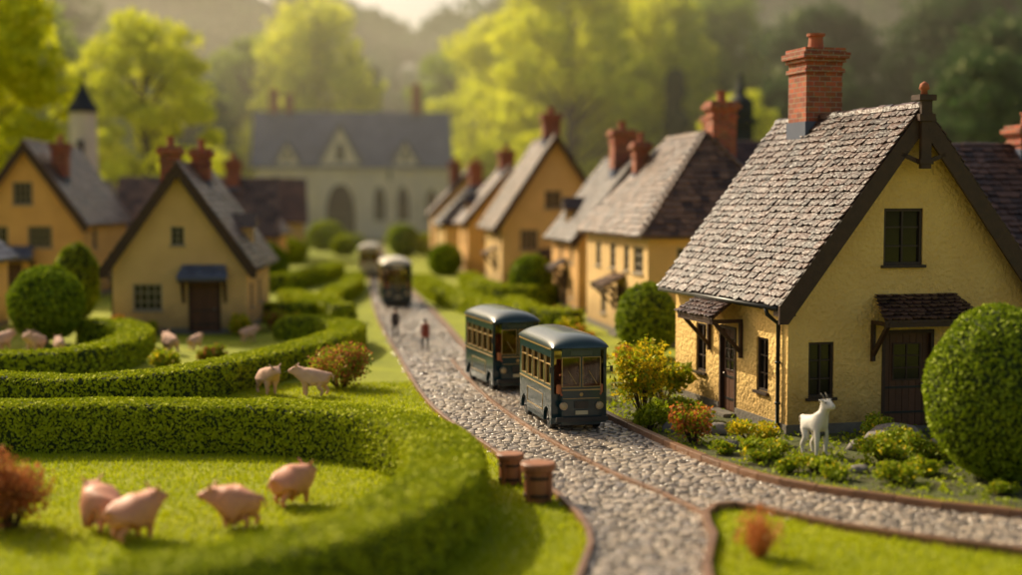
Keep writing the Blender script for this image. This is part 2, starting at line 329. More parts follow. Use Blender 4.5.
def window_part(par,ax,u,z,w,h,kind='window',nx=2,nz=3,fm='frame',dp=.2):
    O,A,U=ax; g=MB(); pts=outline(kind,u,z,w,h); g.prism([O+A*a+U*(-dp+.01)+Vector((0,0,b)) for a,b in pts],U*.03)
    wi=build(g,'window',M['glass'],par); f=MB(); t=min(.1,w*.09)
    if kind=='window':
        fbox(f,ax,u-w/2,u-w/2+t,-dp+.045,-dp+.14,z,z+h); fbox(f,ax,u+w/2-t,u+w/2,-dp+.045,-dp+.14,z,z+h)
        fbox(f,ax,u-w/2+t,u+w/2-t,-dp+.045,-dp+.138,z,z+t); fbox(f,ax,u-w/2+t,u+w/2-t,-dp+.045,-dp+.138,z+h-t,z+h)
    zz=h if kind=='window' else h*.6
    for i in range(1,nx): c=u-w/2+w*i/nx; fbox(f,ax,c-t*.35,c+t*.35,-dp+.043,-dp+.11,z+t,z+zz-t)
    for i in range(1,nz): c=z+zz*i/nz; fbox(f,ax,u-w/2+t,u+w/2-t,-dp+.042,-dp+.1,c-t*.3,c+t*.3)
    build(f,'frame',M[fm],wi)
    s=MB(); fbox(s,ax,u-w/2-.1,u+w/2+.1,-dp+.15,.12,z-.1,z+.0); build(s,'sill',M['frame'] if fm=='frame' else M[fm],wi,bevel=.01)
def door_part(par,ax,u,w,h,glazed=False):
    d=MB(); n=max(3,int(w/.28)); 
    for i in range(n):
        a=u-w/2+.1+(w-.2)*i/n; fbox(d,ax,a+.008,a+(w-.2)/n-.008,-.2,-.12+.008*(i%2),.12,h-.1)
    do=build(d,'door',M['door'],par); f=MB(); fbox(f,ax,u-w/2,u-w/2+.12,-.2,.04,0,h); fbox(f,ax,u+w/2-.12,u+w/2,-.2,.04,0,h); fbox(f,ax,u-w/2+.12,u+w/2-.12,-.2,.038,h-.12,h)
    if glazed:
        g=MB(); fbox(g,ax,u-w*.26,u+w*.26,-.112,-.10,h*.5,h*.86); gg=build(g,'door_window',M['glass'],do); g=MB()
        for i in range(3): c=u-w*.26+w*.26*i; fbox(g,ax,c-.025,c+.025,-.1,-.07,h*.5,h*.86)
        for i in range(4): c=h*.5+h*.12*i; fbox(g,ax,u-w*.26,u+w*.26,-.1,-.072,c-.025,c+.025)
        build(g,'glazing_bar',M['wood'],do)
    build(f,'frame',M['wood'],do); hd=MB(); O,A,U=ax; p=O+A*(u+w*.3)+U*(-.06)+Vector((0,0,h*.45)); hd.ball(p,.06); hd.tube([p-U*.07,p],.025,6); build(hd,'handle',M['chrome'],do,smooth=True)
    s=MB(); fbox(s,ax,u-w/2-.15,u+w/2+.15,.0,.55,0,.14); build(s,'doorstep',M['plinth'],par,bevel=.02)
    for q in (1,2,): 
        st=MB(); fbox(st,ax,u-w/2+.15,u+w/2-.15,-.11,-.09,h*.25*q-.3,h*.25*q-.22); build(st,'hinge',M['iron'],do)
def canopy(par,ax,u,z,w,dep,rise,tw,te,roofm):
    O,A,U=ax; e=O+A*(u-w/2)+U*dep+Vector((0,0,z)); up=(U*-dep+Vector((0,0,rise))); S=up.length; tap=w*.1
    mb=MB(); t=A*tap; W=A*w; Z=Vector((0,0,-.09)); top=e+up
    a=[e,e+W,top+W-t,top+t]; mb.hexa([p+Z for p in a]+a)
    tile_slope(mb,e+Vector((0,0,.01)),A,up,S,lambda s:tap*s/S-.04,lambda s:w-tap*s/S+.04,tw,te)
    c=build(mb,'canopy',roofm,par,fix=True)
    for sd in (-1,1):
        b=MB(); q=O+A*(u+sd*(w/2-.22)); b.beam(q+U*.07+Vector((0,0,z-1.3)),q+U*(dep-.15)+Vector((0,0,z-.15)),.13,.13,A); b.beam(q+U*.02+Vector((0,0,z-.16)),q+U*dep+Vector((0,0,z-.16)),.14,.13); b.beam(q+U*.07+Vector((0,0,z-1.5)),q+U*.07+Vector((0,0,z-.23)),.13,.13,U)
        build(b,'bracket',M['wood'],c)
    b=MB(); q=O+U*(dep-.08)+Vector((0,0,z-.17)); b.beam(q+A*(u-w/2+.02),q+A*(u+w/2-.02),.12,.15)
    build(b,'fascia',M['wood'],c)
def chimney(par,x,y,z0,z1,s,pots=1):
    c=MB(); H=z1-z0; c.box(x-s/2,x+s/2,y-s/2,y+s/2,z0,z1-.95)
    c.box(x-s/2-.08,x+s/2+.08,y-s/2-.08,y+s/2+.08,z1-.95,z1-.8); c.box(x-s/2,x+s/2,y-s/2,y+s/2,z1-.8,z1-.55)
    c.box(x-s/2-.1,x+s/2+.1,y-s/2-.1,y+s/2+.1,z1-.55,z1-.4); c.box(x-s/2-.22,x+s/2+.22,y-s/2-.22,y+s/2+.22,z1-.4,z1-.18); c.box(x-s/2-.1,x+s/2+.1,y-s/2-.1,y+s/2+.1,z1-.18,z1)
    ch=build(c,'chimney',M['brick'],par)
    for i in range(pots):
        px=x+(i-(pots-1)/2)*s*.5; p=MB(); p.tube([(px,y,z1),(px,y,z1+.1),(px,y,z1+.5),(px,y,z1+.52),(px,y,z1+.62)],[s*.22,s*.2,s*.17,s*.23,s*.23],14); build(p,'chimney_pot',M['pot'],ch)
def house(name,loc,rot,w,l,eave,peak,wallm,roofm,label,ops=(),canopies=(),chims=(),tw=.5,te=.38,ov=.55,hip=False,cat='house',group=None,fancy=False,gutter=False,barge=.42,fm='frame',cm_=None):
    H=thing(name,loc,rot,label,cat,group)
    wb=MB()
    if hip: wb.box(-w/2,w/2,0,l,-.1,eave)
    else: wb.prism([(-w/2,0,-.1),(w/2,0,-.1),(w/2,0,eave),(0,0,peak),(-w/2,0,eave)],(0,l,0))
    wo=build(wb,'wall',M[wallm]); cb=MB()
    for (face,u,z,ww,hh,kind) in ops:
        O,A,U=faceaxes(face,w); cb.prism([O+A*a-U*.2+Vector((0,0,b)) for a,b in outline('arch' if kind=='arch' else 'r',u,z,ww,hh)],U*.6)
    if ops: cut(wo,cb)
    wo.parent=H; 
    if not wo.data.materials: wo.data.materials.append(M[wallm])
    for (face,u,z,ww,hh,kind) in ops:
        ax=faceaxes(face,w)
        if kind in('door',): door_part(H,ax,u,ww,hh,fancy)
        elif kind=='arch': window_part(H,ax,u,z,ww,hh,'arch',3 if ww>3 else 2,4,fm)
        else: window_part(H,ax,u,z,ww,hh,'window',2 if ww<1.6 else 4,3,fm)
    pb=MB(); dn=sorted([(o[1]-o[3]/2-.02,o[1]+o[3]/2+.02) for o in ops if o[5]=='door' and o[0]=='front']); a=-w/2-.06
    for x0,x1 in dn+[(w/2+.06,None)]:
        pb.box(a,x0,-.06,.05,-.05,.35); a=x1
    dl=sorted([(o[1]-o[3]/2-.02,o[1]+o[3]/2+.02) for o in ops if o[5]=='door' and o[0]=='left']); a=.051
    for x0,x1 in dl+[(l,None)]:
        pb.box(-w/2-.06,-w/2+.05,a,x0,-.05,.352); a=x1
    pb.box(w/2-.05,w/2+.06,.051,l,-.05,.35); build(pb,'plinth',M['plinth'],H)
    rb=MB(); sl=(peak-eave)/(w/2); ze=peak-sl*(w/2+ov)+.02; X=w/2+ov; tk=.17; S=math.hypot(X,peak+.02-ze); y0=-ov; y1=l+ov*.7; hl=w/2*.9 if hip else 0
    if hip:
        y0=-ov; y1=l+ov
        P=lambda x,y,z:(x,y,z+tk)
        b0,b1,b2,b3=P(-X,y0,ze),P(X,y0,ze),P(X,y1,ze),P(-X,y1,ze); r0=P(0,y0+hl+ov,peak+.02); r1=P(0,y1-hl-ov,peak+.02)
        lo=[(p[0],p[1],p[2]-tk) for p in (b0,b1,b2,b3)]
        rb.add([b0,b1,b2,b3,r0,r1]+lo,[(0,1,4),(1,2,5,4),(2,3,5),(3,0,4,5),(6,9,8,7),(0,6,7,1),(1,7,8,2),(2,8,9,3),(3,9,6,0)])
        HL=hl+ov
        tile_slope(rb,b0,(0,1,0),(X,0,peak+.02-ze),S,lambda s:HL*s/S,lambda s:(y1-y0)-HL*s/S,tw,te); tile_slope(rb,b1,(0,1,0),(-X,0,peak+.02-ze),S,lambda s:HL*s/S,lambda s:(y1-y0)-HL*s/S,tw,te)
        S2=math.hypot(HL,peak+.02-ze); tile_slope(rb,b0,(1,0,0),(0,HL,peak+.02-ze),S2,lambda s:X*s/S2,lambda s:2*X-X*s/S2,tw,te)
        ry0,ry1=r0[1],r1[1]
        for q in (b0,b1): rb.beam(Vector(q)+Vector((0,0,.08)),Vector(r0)+Vector((0,0,.1)),.22,.1)
    else:
        for sd in (-1,1):
            rb.prism([(0,y0,peak+.02),(sd*X,y0,ze),(sd*X,y0,ze+tk),(0,y0,peak+.02+tk*1.3)],(0,y1-y0,0))
            tile_slope(rb,(sd*X,y0,ze+tk),(0,1,0),(-sd*X,0,peak+.02+tk*.3-ze),S,lambda s:-.05,lambda s:y1-y0+.05,tw,te)
        ry0,ry1=y0-.05,y1+.05
    y=ry0; zr=peak+tk+.12
    while y<ry1-.1:
        y2=min(y+tw*1.3,ry1); e_=random.uniform(-.03,.03); rb.prism([(-.2,y,zr-.17),(-.13,y,zr+e_),(0,y,zr+.07+e_),(.13,y,zr+e_),(.2,y,zr-.17)],(0,y2-y-.02,0)); y=y2
    R=build(rb,'roof',M[roofm],H)
    if not hip:
        for sd in (-1,1):
            b=MB(); b.prism([(sd*.0,y0-.1,peak+tk+.02),(sd*(X+.08),y0-.1,ze+tk-.02),(sd*(X+.08),y0-.1,ze+tk-.02-barge),(sd*(X-.25),y0-.1,ze+tk-.02-barge),(0,y0-.1,peak+tk-barge*1.35)],(0,.11,0)); build(b,'bargeboard',M['wood'],H)
            f=MB(); yy=.3
            while yy<l: f.beam((sd*(w/2+.02),yy,eave-.22+.05),(sd*(X-.05),yy,ze-.04),.1,.12); yy+=.9
            build(f,'rafter_end',M['wood'],H)
    if fancy:
        k=MB(); k.box(-.2,.2,y0-.26,y0-.105,peak-1.95,peak+.45); k.box(-.3,.3,y0-.32,y0-.1,peak-.35,peak-.1); k.box(-.27,.27,y0-.3,y0-.1,peak-1.8,peak-1.62); k.box(-.32,.32,y0-.33,y0+.25,peak+.35,peak+.55)
        build(k,'king_post',M['wood'],H,bevel=.015); fn=MB(); fn.tube([(0,y0-.05,peak+.55),(0,y0-.05,peak+.7),(0,y0-.05,peak+.75),(0,y0-.05,peak+.92),(0,y0-.05,peak+1.0)],[.12,.1,.18,.14,.03],12); build(fn,'finial',M['pot'],H,smooth=True)
        for sd in(-1,1):
            b=MB(); b.beam((sd*.2,y0-.05,peak-1.7),(sd*.85,y0-.05,peak-1.45),.1,.14); build(b,'brace',M['wood'],H)
            b=MB(); b.box(sd*(w/2-.05),sd*(w/2+ov),y0+.08,.0,ze-.22,ze-.03); build(b,'eave_bracket',M['wood'],H)
    if gutter:
        for sd in (-1,1):
            g=MB(); g.tube([(sd*(X+.05),y0+.15,ze+.05),(sd*(X+.05),y1-.1,ze+.05)],.09,8); build(g,'gutter',M['iron'],H,smooth=True)
        d=MB(); x=-(w/2+.12); d.tube([(-(X+.05),.5,ze+.02),(-(X+.0),.5,ze-.2),(x,.5,ze-.55),(x,.5,.15),(x-.15,.5,.05)],.075,8); 
        for z in (1,2.4,3.8): d.tube([(x,.5,z),(x,.5,z+.08)],.105,8)
        build(d,'downpipe',M['iron'],H,smooth=True)
    for c in canopies:
        face,u,z,ww,dep,rise=c; canopy(H,faceaxes(face,w),u,z,ww,dep,rise,tw*.8,te*.75,M[cm_ or roofm])
    for (x,y,sz,top,pots) in chims:
        zb=peak-sl*abs(x)-sz*sl*.6-.3; chimney(H,x,y,min(zb,top-1.6),top,sz,pots)
        fl=MB(); zz=peak-sl*max(0,abs(x)-sz*.3)
        fl.box(x-sz/2-.05,x+sz/2+.05,y-sz/2-.05,y+sz/2+.05,zb,(zz+tk+.12 if abs(x)<.4 else zz-sz*sl*.2+.1)-.25); build(fl,'flashing',M['slate_g'],H)
    return H
def dormer(H,side,w,eave,peak,yc,roofm,wallm):
    sl=(peak-eave)/(w/2); xo=w/2-.35; zb=peak-sl*xo; xi=max(.3,xo-2.0/sl); s=side
    b=MB(); b.box(s*xi,s*xo,yc-.75,yc+.75,zb-.3,zb+1.35); dm=build(b,'dormer',M[wallm],H)
    b=MB(); b.prism([(s*(xo+.3),yc-1.0,zb+1.25),(s*(xo+.3),yc+1.0,zb+1.25),(s*(xo+.3),yc,zb+2.15)],(-s*(xo+.3-.35),0,0)); build(b,'dormer_roof',M[roofm],dm)
    b=MB(); b.box(s*(xo+.004),s*(xo+.04),yc-.45,yc+.45,zb+.25,zb+1.1); g=build(b,'dormer_window',M['glass'],dm)

TH=rad(9)
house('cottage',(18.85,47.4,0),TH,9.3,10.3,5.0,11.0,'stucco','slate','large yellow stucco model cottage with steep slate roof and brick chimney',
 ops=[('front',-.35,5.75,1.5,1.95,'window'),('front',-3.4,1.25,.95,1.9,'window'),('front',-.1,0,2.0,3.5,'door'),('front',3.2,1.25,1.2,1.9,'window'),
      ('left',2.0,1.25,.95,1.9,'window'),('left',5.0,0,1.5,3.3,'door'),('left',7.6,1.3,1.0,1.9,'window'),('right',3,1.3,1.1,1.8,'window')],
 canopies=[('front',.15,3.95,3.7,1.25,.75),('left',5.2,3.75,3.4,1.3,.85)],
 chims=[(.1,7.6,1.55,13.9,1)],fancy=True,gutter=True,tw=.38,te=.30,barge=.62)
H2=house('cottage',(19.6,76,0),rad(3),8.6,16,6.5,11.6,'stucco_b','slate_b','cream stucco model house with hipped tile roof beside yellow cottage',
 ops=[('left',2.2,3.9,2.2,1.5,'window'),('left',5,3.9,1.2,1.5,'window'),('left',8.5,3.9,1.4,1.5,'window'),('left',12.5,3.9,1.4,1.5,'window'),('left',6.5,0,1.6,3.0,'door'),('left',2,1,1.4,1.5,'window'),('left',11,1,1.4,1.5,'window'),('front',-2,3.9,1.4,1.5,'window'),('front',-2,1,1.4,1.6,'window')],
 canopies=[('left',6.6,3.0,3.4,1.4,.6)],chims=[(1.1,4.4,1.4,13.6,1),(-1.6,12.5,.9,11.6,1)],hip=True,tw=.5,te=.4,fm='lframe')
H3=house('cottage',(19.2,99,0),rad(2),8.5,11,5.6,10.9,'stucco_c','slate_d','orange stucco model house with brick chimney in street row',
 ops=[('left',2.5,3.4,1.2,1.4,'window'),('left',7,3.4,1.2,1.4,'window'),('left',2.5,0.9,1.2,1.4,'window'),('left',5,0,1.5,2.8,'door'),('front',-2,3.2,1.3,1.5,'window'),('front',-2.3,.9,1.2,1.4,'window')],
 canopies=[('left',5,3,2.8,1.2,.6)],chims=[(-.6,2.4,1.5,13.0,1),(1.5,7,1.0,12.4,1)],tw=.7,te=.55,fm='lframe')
dormer(H3,-1,8.5,5.6,10.9,6.5,'slate_d','stucco_c')
H4=house('cottage',(16.6,123,0),rad(0),9.4,16,6.4,13.4,'stucco_b','slate_b','tall gabled ochre model house with brown roof and chimney',
 ops=[('front',-.2,7.2,1.5,1.6,'window'),('front',-2.3,3.6,1.6,1.8,'window'),('front',1.8,3.6,1.5,1.8,'window'),('front',0,0,1.8,2.8,'door'),('front',-3,.9,1.2,1.6,'window'),('left',3,3.6,1.4,1.6,'window'),('left',9,3.6,1.4,1.6,'window'),('left',6,1,1.4,1.6,'window')],
 canopies=[('front',0,3.1,3,1.1,.6),('left',6,3.1,3,1.1,.6)],chims=[(0,3,1.5,15.6,1)],tw=.8,te=.6,ov=.8,fm='lframe')
house('cottage',(25.5,112,0),rad(-88),10,18,7,12.4,'stucco_b','slate','long slate roofed model house behind the street row',
 ops=[('right',5,3.6,1.4,1.6,'window')],chims=[(0,2.4,1.4,14.6,1),(0,11,1.4,14.4,1)],tw=.9,te=.7)
H5=house('cottage',(15.2,148,0),rad(2),9,9,6,11.2,'stucco_c','slate_r','brownish model house with red tile roof in street row',
 ops=[('front',-2,3.6,1.4,1.6,'window'),('front',2,3.6,1.4,1.6,'window'),('front',0,0,1.6,2.8,'door'),('left',4,3.4,1.4,1.6,'window')],chims=[(0,3,1.5,13.2,1)],tw=1,te=.8)
dormer(H5,-1,9,6,11.2,4.5,'slate_d','stucco_c')
house('cottage',(13.5,164,0),rad(2),8.5,11,5.5,10.2,'stucco_b','slate_d','low model house with dark roof and two chimneys in street row',
 ops=[('front',-2,3.0,1.4,1.6,'window'),('front',0,0,1.6,2.8,'door'),('left',4,3.0,1.4,1.6,'window')],chims=[(-.5,2,1.4,12.2,1),(.3,8,1.4,12.4,1)],hip=True,tw=1,te=.8)
house('cottage',(14.0,186,0),rad(-1),10,13,6.5,11.9,'stucco_c','slate_r','model house with reddish roof near the road end',
 ops=[('front',-2,3.6,1.4,1.6,'window'),('front',2,3.6,1.4,1.6,'window'),('front',0,0,1.6,2.8,'door')],chims=[(-2,3,1.5,13,1)],tw=1,te=.8)
house('cottage',(25.5,66,0),rad(-84),9.5,16,6.0,10.4,'stucco_b','slate','long model cottage with dark slate roof behind yellow cottage',
 ops=[('right',5,3.6,1.4,1.6,'window'),('right',10,3.6,1.4,1.6,'window'),('right',8,0,1.6,2.8,'door')],chims=[(.2,6.6,1.3,11.6,1)],tw=.5,te=.4)
LC=house('cottage',(-10.95,86,0),rad(-2),7.9,13,4.5,9.9,'stucco_b','slate_b','gabled ochre model cottage with dark bargeboards and door awning',
 ops=[('front',-.1,5.3,.8,1.1,'window'),('front',-1.9,1.4,1.7,1.6,'window'),('front',1.45,0,1.9,3.3,'door'),('right',2.5,1.4,1.2,1.5,'window'),('right',7,1.4,1.2,1.5,'window')],
 canopies=[('front',1.45,3.35,2.9,1.1,.75)],chims=[(-.8,2.2,1.1,11.2,1),(.5,6,1.1,11.2,1)],tw=.55,te=.45,barge=.55,gutter=True,fm='lframe',cm_='slate_g')
dormer(LC,1,7.9,4.5,9.9,6.4,'slate_d','stucco_b')
house('cottage',(-26.6,116,0),rad(-4),8.6,15,6.6,12.4,'stucco_c','slate_b','orange stucco model house with grey roof beside round tower',
 ops=[('front',-.3,7.6,1.6,1.8,'window'),('front',1,4.2,1.9,1.7,'window'),('front',-2.2,4.2,1.4,1.7,'window'),('front',1.6,.9,1.6,1.6,'window'),('front',-1.3,0,1.7,3,'door'),('right',4,4,1.5,1.6,'window'),('right',9,1,1.5,1.6,'window')],
 canopies=[('front',-1.3,3.4,4,1.3,.9)],chims=[(1.9,3,1.2,12.6,1)],tw=.8,te=.6,barge=.6,fm='lframe',cm_='slate_g')
house('cottage',(-27.3,84,0),rad(0),9,10,4.6,8.4,'stucco_b','slate_g','low model cottage with grey roof beside topiary garden',
 ops=[('front',2,1.2,1.5,1.6,'window'),('front',0,0,1.6,2.8,'door'),('right',4,1.2,1.4,1.5,'window')],chims=[(-1,3,1.1,10.4,1)],tw=.7,te=.55)
house('cottage',(-13.5,140,0),rad(-3),9,14,5.0,9.6,'stucco_c','slate_r','small reddish roofed model house behind gabled cottage',
 ops=[('front',2,3,1.4,1.5,'window'),('front',0,0,1.6,2.8,'door'),('right',5,3,1.4,1.5,'window')],chims=[(.5,3,1.3,11.6,1)],tw=1,te=.8)
house('cottage',(-22.5,138,0),rad(-86),9,14,5.0,9.8,'stucco_b','slate_b','brown roofed model house between cottage and tower',
 ops=[('right',4,2.5,1.4,1.5,'window'),('right',9,2.5,1.4,1.5,'window')],chims=[(.5,10,1.2,11.8,1)],tw=1,te=.8)
house('cottage',(-33,170,0),rad(-3),10,16,5.5,10.0,'stone','slate_b','pale stone model house near round tower',
 ops=[('front',2,3,1.4,1.5,'window'),('front',0,0,1.6,2.8,'door'),('right',5,3,1.4,1.5,'window')],chims=[(.5,3,1.4,12,1)],tw=1,te=.8)
house('cottage',(-24,190,0),rad(-86),10,16,5.5,10.5,'stucco_b','slate_r','red roofed model house before the church',
 ops=[('right',5,2.5,1.4,1.5,'window'),('right',10,2.5,1.4,1.5,'window')],chims=[(.5,3,1.4,12.5,1)],tw=1.2,te=1)
CH=house('church',(-20.5,284,0),rad(-90),17,37,15.0,25.0,'stone','slate_g','large pale stone church with blue-grey roof and pointed arched windows',cat='church',
 ops=[('right',4,4,1.8,6,'arch'),('right',8,4,1.8,6,'arch'),('right',16.0,0,5.5,11,'arch'),('right',23.5,4,2.2,6.5,'arch'),('right',28,4,2.2,6.5,'arch'),('right',33.5,4,2,6,'arch'),('right',25.8,11.8,1.4,2.2,'arch')],
 chims=[(0,3,2.0,29.5,1),(0,6,1.6,28.5,1),(0,31,2,30.5,1)],tw=2.2,te=1.6,ov=.9,fm='pframe')
for u,ww,hh in ((6,4.2,3.6),(16.0,7.4,7.0),(28.5,4.6,4.0)):
    g=MB(); g.prism([(8.5,u-ww/2,14.8),(8.5,u+ww/2,14.8),(8.5,u,14.8+hh)],(-.8,0,0)); 
    g.prism([(9.0,u-ww/2,14.7),(9.0,u+ww/2,14.7),(9.0,u,14.7+hh)],(-.4,0,0)); gg=build(g,'gable',M['stone'],CH)
    g=MB(); g.prism([(9.02,a,b) for a,b in outline('arch',u,15.4,ww*.2,hh*.5)],(.04,0,0)); build(g,'gable_window',M['glass'],gg)
    for q in(-1,1): g=MB(); g.box(8.52,9.3,u+q*ww/2-.45,u+q*ww/2+.45,0,14.5); build(g,'buttress',M['stone'],CH)
    for sd in(-1,1): r=MB(); r.prism([(9.3,u,15.2+hh),(9.3,u+sd*(ww/2+.6),14.5),(9.3,u+sd*(ww/2+.6),15.1),(9.3,u,16.0+hh)],(-hh*1.0,0,0)); build(r,'gable_roof',M['slate_g'],CH)
T=thing('round_tower',(-28.6,150,0),0,'slim pale round tower with dark conical cap','tower'); b=MB(); b.tube([(0,0,-.1),(0,0,8),(0,0,17)],[1.6,1.5,1.35],18); build(b,'wall',M['stone'],T,smooth=False)
b=MB(); b.tube([(0,0,16.9),(0,0,17.1),(0,0,18.1),(0,0,19.2),(0,0,20.2)],[1.6,1.65,1.0,.4,.06],18); build(b,'roof',M['lead'],T); b=MB(); b.tube([(0,0,20.1),(0,0,20.8)],.08,6); b.ball((0,0,20.8),.25); build(b,'finial',M['iron'],T)
b=MB(); b.box(-.3,.3,-1.7,-1.3,12,14); build(b,'window',M['glass'],T)
T=thing('stone_spire',(40.3,150,0),0,'dark pointed stone spire above the house roofs','tower'); b=MB(); b.box(-1.1,1.1,-1.1,1.1,-.1,16); b.box(-1.45,1.45,-1.45,1.45,16,16.7); build(b,'wall',M['lead'],T)
b=MB(); b.tube([(0,0,16.7),(0,0,17.3),(0,0,18.6),(0,0,19.2),(0,0,21.2)],[1.3,1.5,1.35,.6,.08],10); build(b,'roof',M['lead'],T); b=MB(); b.ball((0,0,21.2),.3); build(b,'finial',M['lead'],T)

# ---------------------------------------------------------------- ground, road, kerbs
def sheet(name,poly,z,mat,thick=0):
    bm=bmesh.new(); vs=[bm.verts.new((p[0],p[1],z)) for p in poly]; f=bm.faces.new(vs); bmesh.ops.triangulate(bm,faces=[f]); bmesh.ops.recalc_face_normals(bm,faces=bm.faces)
    if list(bm.faces)[0].normal.z<0: bmesh.ops.reverse_faces(bm,faces=bm.faces)
    me=D.meshes.new(name); bm.to_mesh(me); bm.free(); me.materials.append(mat); o=link(D.objects.new(name,me)); o['kind']='structure'; return o
sheet('ground',[(-2500,-300),(2500,-300),(2500,3000),(-2500,3000)],0,M['ground'])
cm=lambda pts:[(p.x,p.y) for p in catmull([(a,b,0) for a,b in pts],1.0)]
EL=cm([(0.5,262),(.37,174),(.72,104),(1.74,71.3),(2.54,54.2),(4.0,44.4),(5.1,37.6),(5.3,33.1),(4.67,30),(3.6,26),(2,20)])
EW=cm([(5.2,20),(6.6,26),(7.36,29.8),(8.14,32.3),(8.5,34.6),(9.56,35.6),(11.5,33),(14.5,30.3),(20,26.5),(26,24)])
ER=cm([(29,28),(22,31),(16.2,33.9),(13.9,35.8),(11.6,38.3),(10.3,42.1),(9.2,48.5),(8.0,57),(6.6,64),(5.5,72),(5.0,94.8),(3.6,142),(3,200),(3,262)])
ROAD=EL+EW+ER
sheet('road',ROAD,.012,M['mortar'])
def stones():
    X=[]
    pitch=.28; y=20.
    while y<125:
        p=pitch*(1 if y<60 else 1.5)
        x=-1+random.random()*.3
        while x<29 and not (y>60 and x>9):
            w_=p*random.uniform(.7,1.6); X.append((x+w_/2,y+random.uniform(-.05,.05),w_,p*random.uniform(.88,1.06))); x+=w_
        y+=p*.94
    X=np.array(X); k=inpoly(X[:,0],X[:,1],ROAD); X=X[k]; n=len(X)
    a=np.linspace(0,2*math.pi,9)[:-1]+math.pi/8; ph=rng.normal(size=(n,1))*.16
    jr=.455+.05*rng.random((n,8)); sq=1/np.maximum(np.abs(np.cos(a)),np.abs(np.sin(a)))**.85*np.ones((n,1))
    ux=np.cos(a)*jr*sq*X[:,2:3]*.95; uy=np.sin(a)*jr*sq*X[:,3:4]*.92
    cx=X[:,0:1]+ux*np.cos(ph)-uy*np.sin(ph); cy=X[:,1:2]+ux*np.sin(ph)+uy*np.cos(ph)
    zt=(.020+.018*rng.random((n,1))); tx=rng.normal(size=(n,1))*.08; ty=rng.normal(size=(n,1))*.08
    rings=[]
    for f,g in ((1,.0),(.97,.8),(.87,1.0)):
        px=X[:,0:1]+(cx-X[:,0:1])*f; py=X[:,1:2]+(cy-X[:,1:2])*f; pz=.01+zt*g+(px-X[:,0:1])*tx+(py-X[:,1:2])*ty
        rings.append(np.stack([px,py,pz],2))
    c=np.stack([X[:,0],X[:,1],.011+zt[:,0]*1.01],1)[:,None,:]
    A=np.concatenate(rings+[c],1); VV=A.reshape(-1,3); base=(np.arange(n)*25)[:,None]
    q=[];t=[]
    for k in range(8):
        k2=(k+1)%8
        for r in (0,8): q.append(np.concatenate([base+r+k,base+r+k2,base+r+8+k2,base+r+8+k],1))
        t.append(np.concatenate([base+16+k,base+16+k2,base+24],1))
    return VV,np.concatenate(q),np.concatenate(t)
SV,SQ,ST=stones()
co=npobj('cobblestones',[(SV,SQ,0),(np.zeros((0,3)),ST-len(SV),0)],[M['cob']]); co['kind']='stuff'; tag(co,'grey and golden cobblestones paving the village road','cobblestones')
def kerb(pts,w,h,z0=-.02,name='kerb'):
    mb=MB(); P=[Vector((p[0],p[1],0)) for p in pts]; n=len(P); S=[]
    for i,p in enumerate(P):
        d=(P[min(i+1,n-1)]-P[max(i-1,0)]).normalized(); S.append(Vector((-d.y,d.x,0)))
    for i in range(n-1):
        a,b=P[i],P[i+1]; b=b-(b-a).normalized()*.01; j=random.uniform(-.008,.008)
        s0=S[i]*w/2; s1=S[i+1]*w/2; Z=Vector((0,0,h+j)); z=Vector((0,0,z0))
        mb.hexa([a-s0+z,a+s0+z,b+s1+z,b-s1+z,a-s0+Z,a+s0+Z,b+s1+Z,b-s1+Z])
    o=build(mb,name,M['kerb']); bv=o.modifiers.new('bv','BEVEL'); bv.width=.025; bv.segments=2; o['kind']='structure'; return o
kerb(EL,.16,.17); kerb(EW,.2,.2); kerb(ER,.26,.23)
RAIL=cm([(4.3,70),(4.5,64),(5.0,55),(5.9,47.2),(7.0,41),(8.0,37.3),(8.5,34.8)])
kerb(RAIL,.13,.14)
BED=cm([(9.5,50),(10.7,43),(12,39.6),(14.3,37),(18,34.2),(24,31.5)])+[(34,34),(34,62),(12,64),(9.0,57)]
sheet('garden_bed',BED,.008,M['soil'])
def grass(n,x0,x1,y0,y1,h):
    x=rng.uniform(x0,x1,n); y=y0+(y1-y0)*rng.random(n)**1.35
    k=~inpoly(x,y,ROAD)&~inpoly(x,y,BED); x=x[k];y=y[k]; n=len(x); a=rng.random(n)*6.28; hh=h*(.5+.9*rng.random(n)); w=.018+.012*rng.random(n)
    lx=rng.normal(size=n)*.05; ly=rng.normal(size=n)*.05; z=np.zeros(n)
    A=np.stack([x-np.cos(a)*w,y-np.sin(a)*w,z],1);B=np.stack([x+np.cos(a)*w,y+np.sin(a)*w,z],1);C=np.stack([x+lx,y+ly,hh],1)
    return np.stack([A,B,C],1).reshape(-1,3),np.arange(3*n).reshape(n,3)
g1=grass(190000,-17,20,25.5,62,.11)
go=npobj('grass',[(g1[0],g1[1],0)],[M['grassb']]); go['kind']='stuff'; tag(go,'short bright green lawn grass between hedges','grass')

